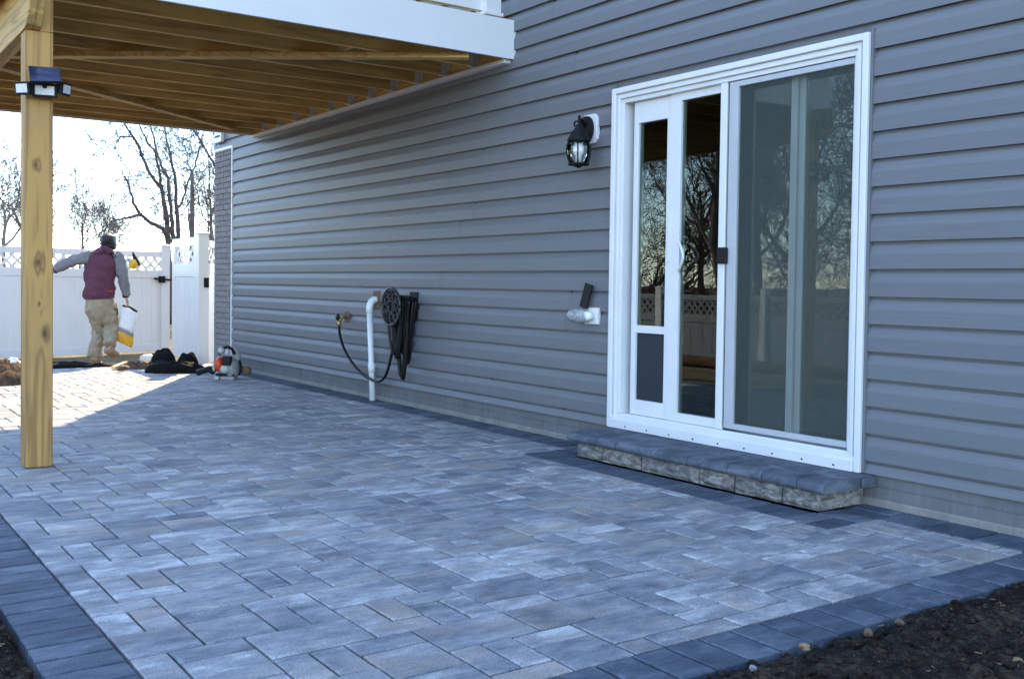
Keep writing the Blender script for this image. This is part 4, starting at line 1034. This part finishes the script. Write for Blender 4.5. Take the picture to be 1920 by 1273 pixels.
def limb(m, pts, rad, w=0.0, seed=0.0, sub=4, n=18, sd=None):
    """smooth elliptical loft through joints; rad is (side, depth) radii"""
    pts = [Vector(p) for p in pts]; rad = [r if hasattr(r, '__len__') else (r, r) for r in rad]; N = len(pts); rings = []
    cr_ = lambda a, b, c, d, t: ((b * 2) + (c - a) * t + (a * 2 - b * 5 + c * 4 - d) * (t * t) + (b * 3 - a - c * 3 + d) * (t ** 3)) * .5
    cs, rs = [], []
    for i in range(N - 1):
        for s_ in range(sub):
            t = s_ / sub; i0, i3 = max(i - 1, 0), min(i + 2, N - 1)
            cs.append(cr_(pts[i0], pts[i], pts[i + 1], pts[i3], t)); rs.append(tuple(cr_(rad[i0][k], rad[i][k], rad[i + 1][k], rad[i3][k], t) for k in (0, 1)))
    cs.append(pts[-1]); rs.append(rad[-1])
    for i, c in enumerate(cs):
        t = cs[min(i + 1, len(cs) - 1)] - cs[max(i - 1, 0)]; rings.append(ring(c, t, rs[i][0], rs[i][1], n, sd, w, seed))
    return m.loft(rings)
def melt(m, name, mat, parent, voxel, smooth_it=2):
    """union of overlapping lofts into one continuous surface"""
    o = m.build(name, mat, parent, smooth=True); r = o.modifiers.new('remesh', 'REMESH'); r.mode = 'VOXEL'; r.voxel_size = voxel; r.use_smooth_shade = True
    s_ = o.modifiers.new('smooth', 'SMOOTH'); s_.factor = .5; s_.iterations = smooth_it; return o
# joints, measured on the figure
sh_l, el_l, wr_l = P(165, 484), P(133, 493, .05), P(109, 509, .10)
sh_r, el_r, wr_r = P(218, 485), P(228, 522, -.03), P(232, 556, .02)
hip_l, kn_l, an_l = P(174, 570), P(185, 618, .06), P(178, 669, .0)
hip_r, kn_r, an_r = P(202, 570), P(206, 617, .03), P(204, 648, -.22)
hd = P(201, 456, .05)
b_ = MB()
limb(b_, [P(186, 570), P(186, 540), P(188, 510), P(190, 486, .02), P(194, 474, .03)], [(.150, .10), (.135, .095), (.155, .10), (.165, .10), (.07, .07)])
limb(b_, [P(194, 478, .03), P(198, 466, .045), hd + Vector((0, 0, -.03))], [.058, .054, .06])
# head: skull, jaw, nose, ears
limb(b_, [hd + Vector((0, 0, -.115)) + mf * .03, hd + Vector((0, 0, -.085)) + mf * .025, hd + Vector((0, 0, -.03)) + mf * .01, hd + Vector((0, 0, .03)), hd + Vector((0, 0, .075)), hd + Vector((0, 0, .100))], [(.03, .04), (.055, .068), (.070, .088), (.074, .094), (.058, .072), (.015, .02)])
limb(b_, [hd + mf * .085 + Vector((0, 0, .01)), hd + mf * .115 + Vector((0, 0, -.02)), hd + mf * .09 + Vector((0, 0, -.035))], [.010, .015, .012])
for s_ in (-1, 1): limb(b_, [hd + mr * (.070 * s_) + Vector((0, 0, .015)), hd + mr * (.086 * s_) - mf * .008 + Vector((0, 0, -.005)), hd + mr * (.072 * s_) + Vector((0, 0, -.035))], [.012, .018, .010])
for a, e_, w_ in ((sh_l, el_l, wr_l), (sh_r, el_r, wr_r)): limb(b_, [a, a.lerp(e_, .5), e_, e_.lerp(w_, .4), w_], [.055, .048, .040, .038, .027])
for h_, k_, a_ in ((hip_l, kn_l, an_l), (hip_r, kn_r, an_r)): limb(b_, [h_, h_.lerp(k_, .5), k_, k_.lerp(a_, .35), a_], [.085, .075, .056, .055, .036])
def hand(w_, d, curl, side):
    d = d.normalized(); sd = side.normalized(); pal = d.cross(sd).normalized()
    limb(b_, [w_, w_ + d * .035, w_ + d * .085], [(.026, .018), (.038, .016), (.040, .014)], sd=sd)
    for i, (o, L) in enumerate(((-.030, .066), (-.010, .076), (.010, .072), (.029, .056))):
        p0 = w_ + d * .083 + sd * o; p1 = p0 + (d + pal * curl * .5).normalized() * L * .45; p2 = p1 + (d * (1 - curl) + pal * curl * 1.2).normalized() * L * .35; p3 = p2 + (d * (.4 - curl) + pal * curl * 1.3).normalized() * L * .25
        limb(b_, [p0 - d * .01, p1, p2, p3], [.0095, .0090, .0085, .0075], n=8)
    p0 = w_ + d * .03 - sd * .032; p1 = p0 - sd * .022 + d * .028 + pal * .01; limb(b_, [p0 + sd * .01, p1, p1 + d * .03 + pal * .012], [.012, .0105, .009], n=8)
hand(wr_l, (wr_l - el_l) + Vector((0, 0, -.05)), .35, mf); hand(wr_r, P(238, 572, .02) - wr_r, .85, -mf)
for a_ in (an_l, an_r): pass
body = melt(b_, 'body', 'skin', man, .0085)
# jacket body, hood, sleeves
j = MB()
limb(j, [P(186, 560, -.005), P(185.5, 548, -.005), P(186, 526, -.01), P(188, 505, -.01), P(190.5, 489, 0), P(193, 479, .02), P(195, 472, .03)], [(.186, .135), (.190, .140), (.186, .138), (.190, .135), (.190, .125), (.145, .105), (.080, .085)], w=.022, seed=3, sub=6, n=36)
jk = j.build('jacket', 'maroon', man, smooth=True)
m = MB(); limb(m, [P(176, 476, -.05), P(188, 470, -.075), P(200, 470, -.06), P(209, 474, -.0)], [(.026, .034), (.045, .05), (.042, .045), (.022, .03)], w=.010, seed=9); m.build('hood', 'maroon', jk, smooth=True)
MB().bar(P(200, 545, -.155), P(209, 546.5, -.135), .004, .012).build('logo_strip', 'orange_red', jk)
for a, e_, w_, sd_ in ((sh_l, el_l, wr_l, 1.0), (sh_r, el_r, wr_r, 5.0)):
    m = MB(); s0 = P(190, 484).lerp(a, .72); limb(m, [s0 + Vector((0, 0, .012)), a, a.lerp(e_, .5), e_, e_.lerp(w_, .5), w_.lerp(e_, .06)], [.075, .092, .078, .068, .058, .046], w=.022, seed=sd_, sub=6, n=22); sv = m.build('sleeve', 'sleeve_grey', man, smooth=True)
    d_ = (w_ - e_).normalized(); MB().tube([w_ - d_ * .035, w_ + d_ * .006], .040, 12).build('cuff', 'black_plastic', sv, smooth=True)
# trousers
t_ = MB()
limb(t_, [P(188, 606), P(187.5, 592), P(187, 577), P(186.5, 560)], [(.06, .06), (.135, .115), (.172, .135), (.168, .125)])
limb(t_, [P(176, 572), hip_l.lerp(kn_l, .45), kn_l, kn_l.lerp(an_l, .45), an_l.lerp(kn_l, .15), an_l + Vector((0, 0, -.005))], [(.105, .115), (.098, .108), (.080, .088), (.078, .085), (.088, .09), (.092, .09)], w=.032, seed=2, sub=6, n=24)
limb(t_, [P(199, 572), hip_r.lerp(kn_r, .45), kn_r, kn_r.lerp(an_r, .45), an_r.lerp(kn_r, .12), an_r], [(.108, .118), (.100, .110), (.086, .09), (.075, .080), (.074, .076), (.072, .07)], w=.032, seed=6, sub=6, n=24)
tr_ = melt(t_, 'trousers', 'khaki', man, .009, 1)
MB().bar(P(214, 577, -.05), P(216, 590, -.05), .02, .05).build('belt_pouch', 'brown_block', tr_, bevel=.008)
MB().tube([P(170, 603, -.11), P(178, 606, -.125), P(183, 626, -.10)], .006, 6).build('pocket_seam', 'khaki', tr_, smooth=True)
# boots
m = MB(); limb(m, [P(180, 672, -.03), P(180, 678, .0), P(181, 680.5, .08), P(183, 682, .16), P(185, 682.5, .205)], [(.060, .045), (.064, .055), (.058, .045), (.060, .035), (.035, .022)], sub=5); limb(m, [P(179, 664, -.01), P(180, 676, -.01)], [.062, .066])
bo = m.build('boot', 'boot', man, smooth=True)
MB().prism([(-.058, -.10), (.058, -.10), (.060, .05), (.064, .14), (.04, .22), (-.04, .22), (-.062, .14), (-.056, .05)], 'z', 0, .022).build('sole', 'brown_block', bo).matrix_parent_inverse = Matrix.Translation(-origin_of(bo)) @ Matrix.Translation(Vector((P(182, 684).x, P(182, 684).y, MZ + .001))) @ Matrix.Rotation(math.atan2(mf.y, mf.x) - math.pi / 2, 4, 'Z')
m = MB(); limb(m, [P(199, 650, -.27), P(203, 655, -.25), P(208, 660, -.18), P(214, 664, -.10), P(219, 664, -.06)], [(.05, .045), (.064, .058), (.058, .050), (.058, .042), (.03, .02)], sub=5); m.build('boot', 'boot', man, smooth=True)
# hair
m = MB(); limb(m, [hd + Vector((0, 0, -.070)) - mf * .040, hd + Vector((0, 0, -.025)) - mf * .026, hd + Vector((0, 0, .03)) - mf * .016, hd + Vector((0, 0, .085)) - mf * .008, hd + Vector((0, 0, .124)) - mf * .003], [(.074, .062), (.092, .090), (.094, .106), (.080, .092), (.035, .04)], w=.012, seed=4, sub=5, n=22); m.build('hair', 'hair', man, smooth=True)

# bag hanging from the right hand
bag = thing('sand_bag', P(226, 640, .02), 'white and yellow plastic bag carried in the walking person\'s right hand', 'bag')
tl, tr2, brr, bll = P(226, 574, .02), P(252, 586, .02), P(243, 653, .0), P(212, 637, .0)
def bag_slice(u0, u1, name, mat, parent, grow=1.0, n=8):
    rings = []
    for i in range(n + 1):
        u = u0 + (u1 - u0) * i / n; a, b = tl.lerp(bll, u), tr2.lerp(brr, u); c = (a + b) / 2; wv = (b - a) / 2
        th = .055 * (math.sin(math.pi * min(1, max(0, .06 + u * .9))) ** .55) + .008; wv = wv * (1 + .05 * math.sin(u * 9)) * (1.04 if .2 < u < .9 else .98)
        rr = []
        for k in range(20):
            an = 2 * math.pi * k / 20; q = c + wv * (grow * math.copysign(abs(math.cos(an)) ** .7, math.cos(an))) + mf * (th * grow * math.copysign(abs(math.sin(an)) ** .8, math.sin(an)))
            rr.append(q + (q - c).normalized() * .005 * noise.noise(q * 22))
        rings.append(rr)
    return MB().loft(rings).build(name, mat, parent, smooth=True)
bag_slice(0, .60, 'white_panel', 'bag_white', bag); bag_slice(.6005, .70, 'print_band', 'bag_grey', bag, 1.004); bag_slice(.7005, 1.0, 'yellow_panel', 'bag_yellow', bag)
MB().tube([tl + Vector((0, 0, .004)), (tl + tr2) / 2 + Vector((0, 0, .035)), tr2 + Vector((0, 0, .004))], [.016, .013, .020], 8).build('handle', 'black_plastic', bag, smooth=True)
# yellow item on the lattice
c = hit(251, 492, 0, gz(251, 664, FZ).x + .07); g = thing('work_glove', c, 'yellow and black item hung over the fence lattice', 'glove')
m = MB(); limb(m, [c + Vector((0, .02, .04)), c + Vector((.02, 0, -.01)), c + Vector((.02, -.04, -.09))], [.04, .07, .045], sub=4, n=12); m.build('pouch', 'yellow', g, smooth=True)
MB().tube([c + Vector((0, -.01, .16)), c + Vector((.02, .0, .08)), c + Vector((.05, .03, .0)), c + Vector((.05, .07, -.04))], [.012, .03, .04, .02], 8).build('strap', 'black_plastic', g, smooth=True)
m = MB(); limb(m, [c + Vector((-.005, -.12, .05)), c + Vector((.01, -.08, .03)), c + Vector((.0, -.05, .06))], [.03, .055, .03], n=12); m.build('cuff', 'bag_white', g, smooth=True)
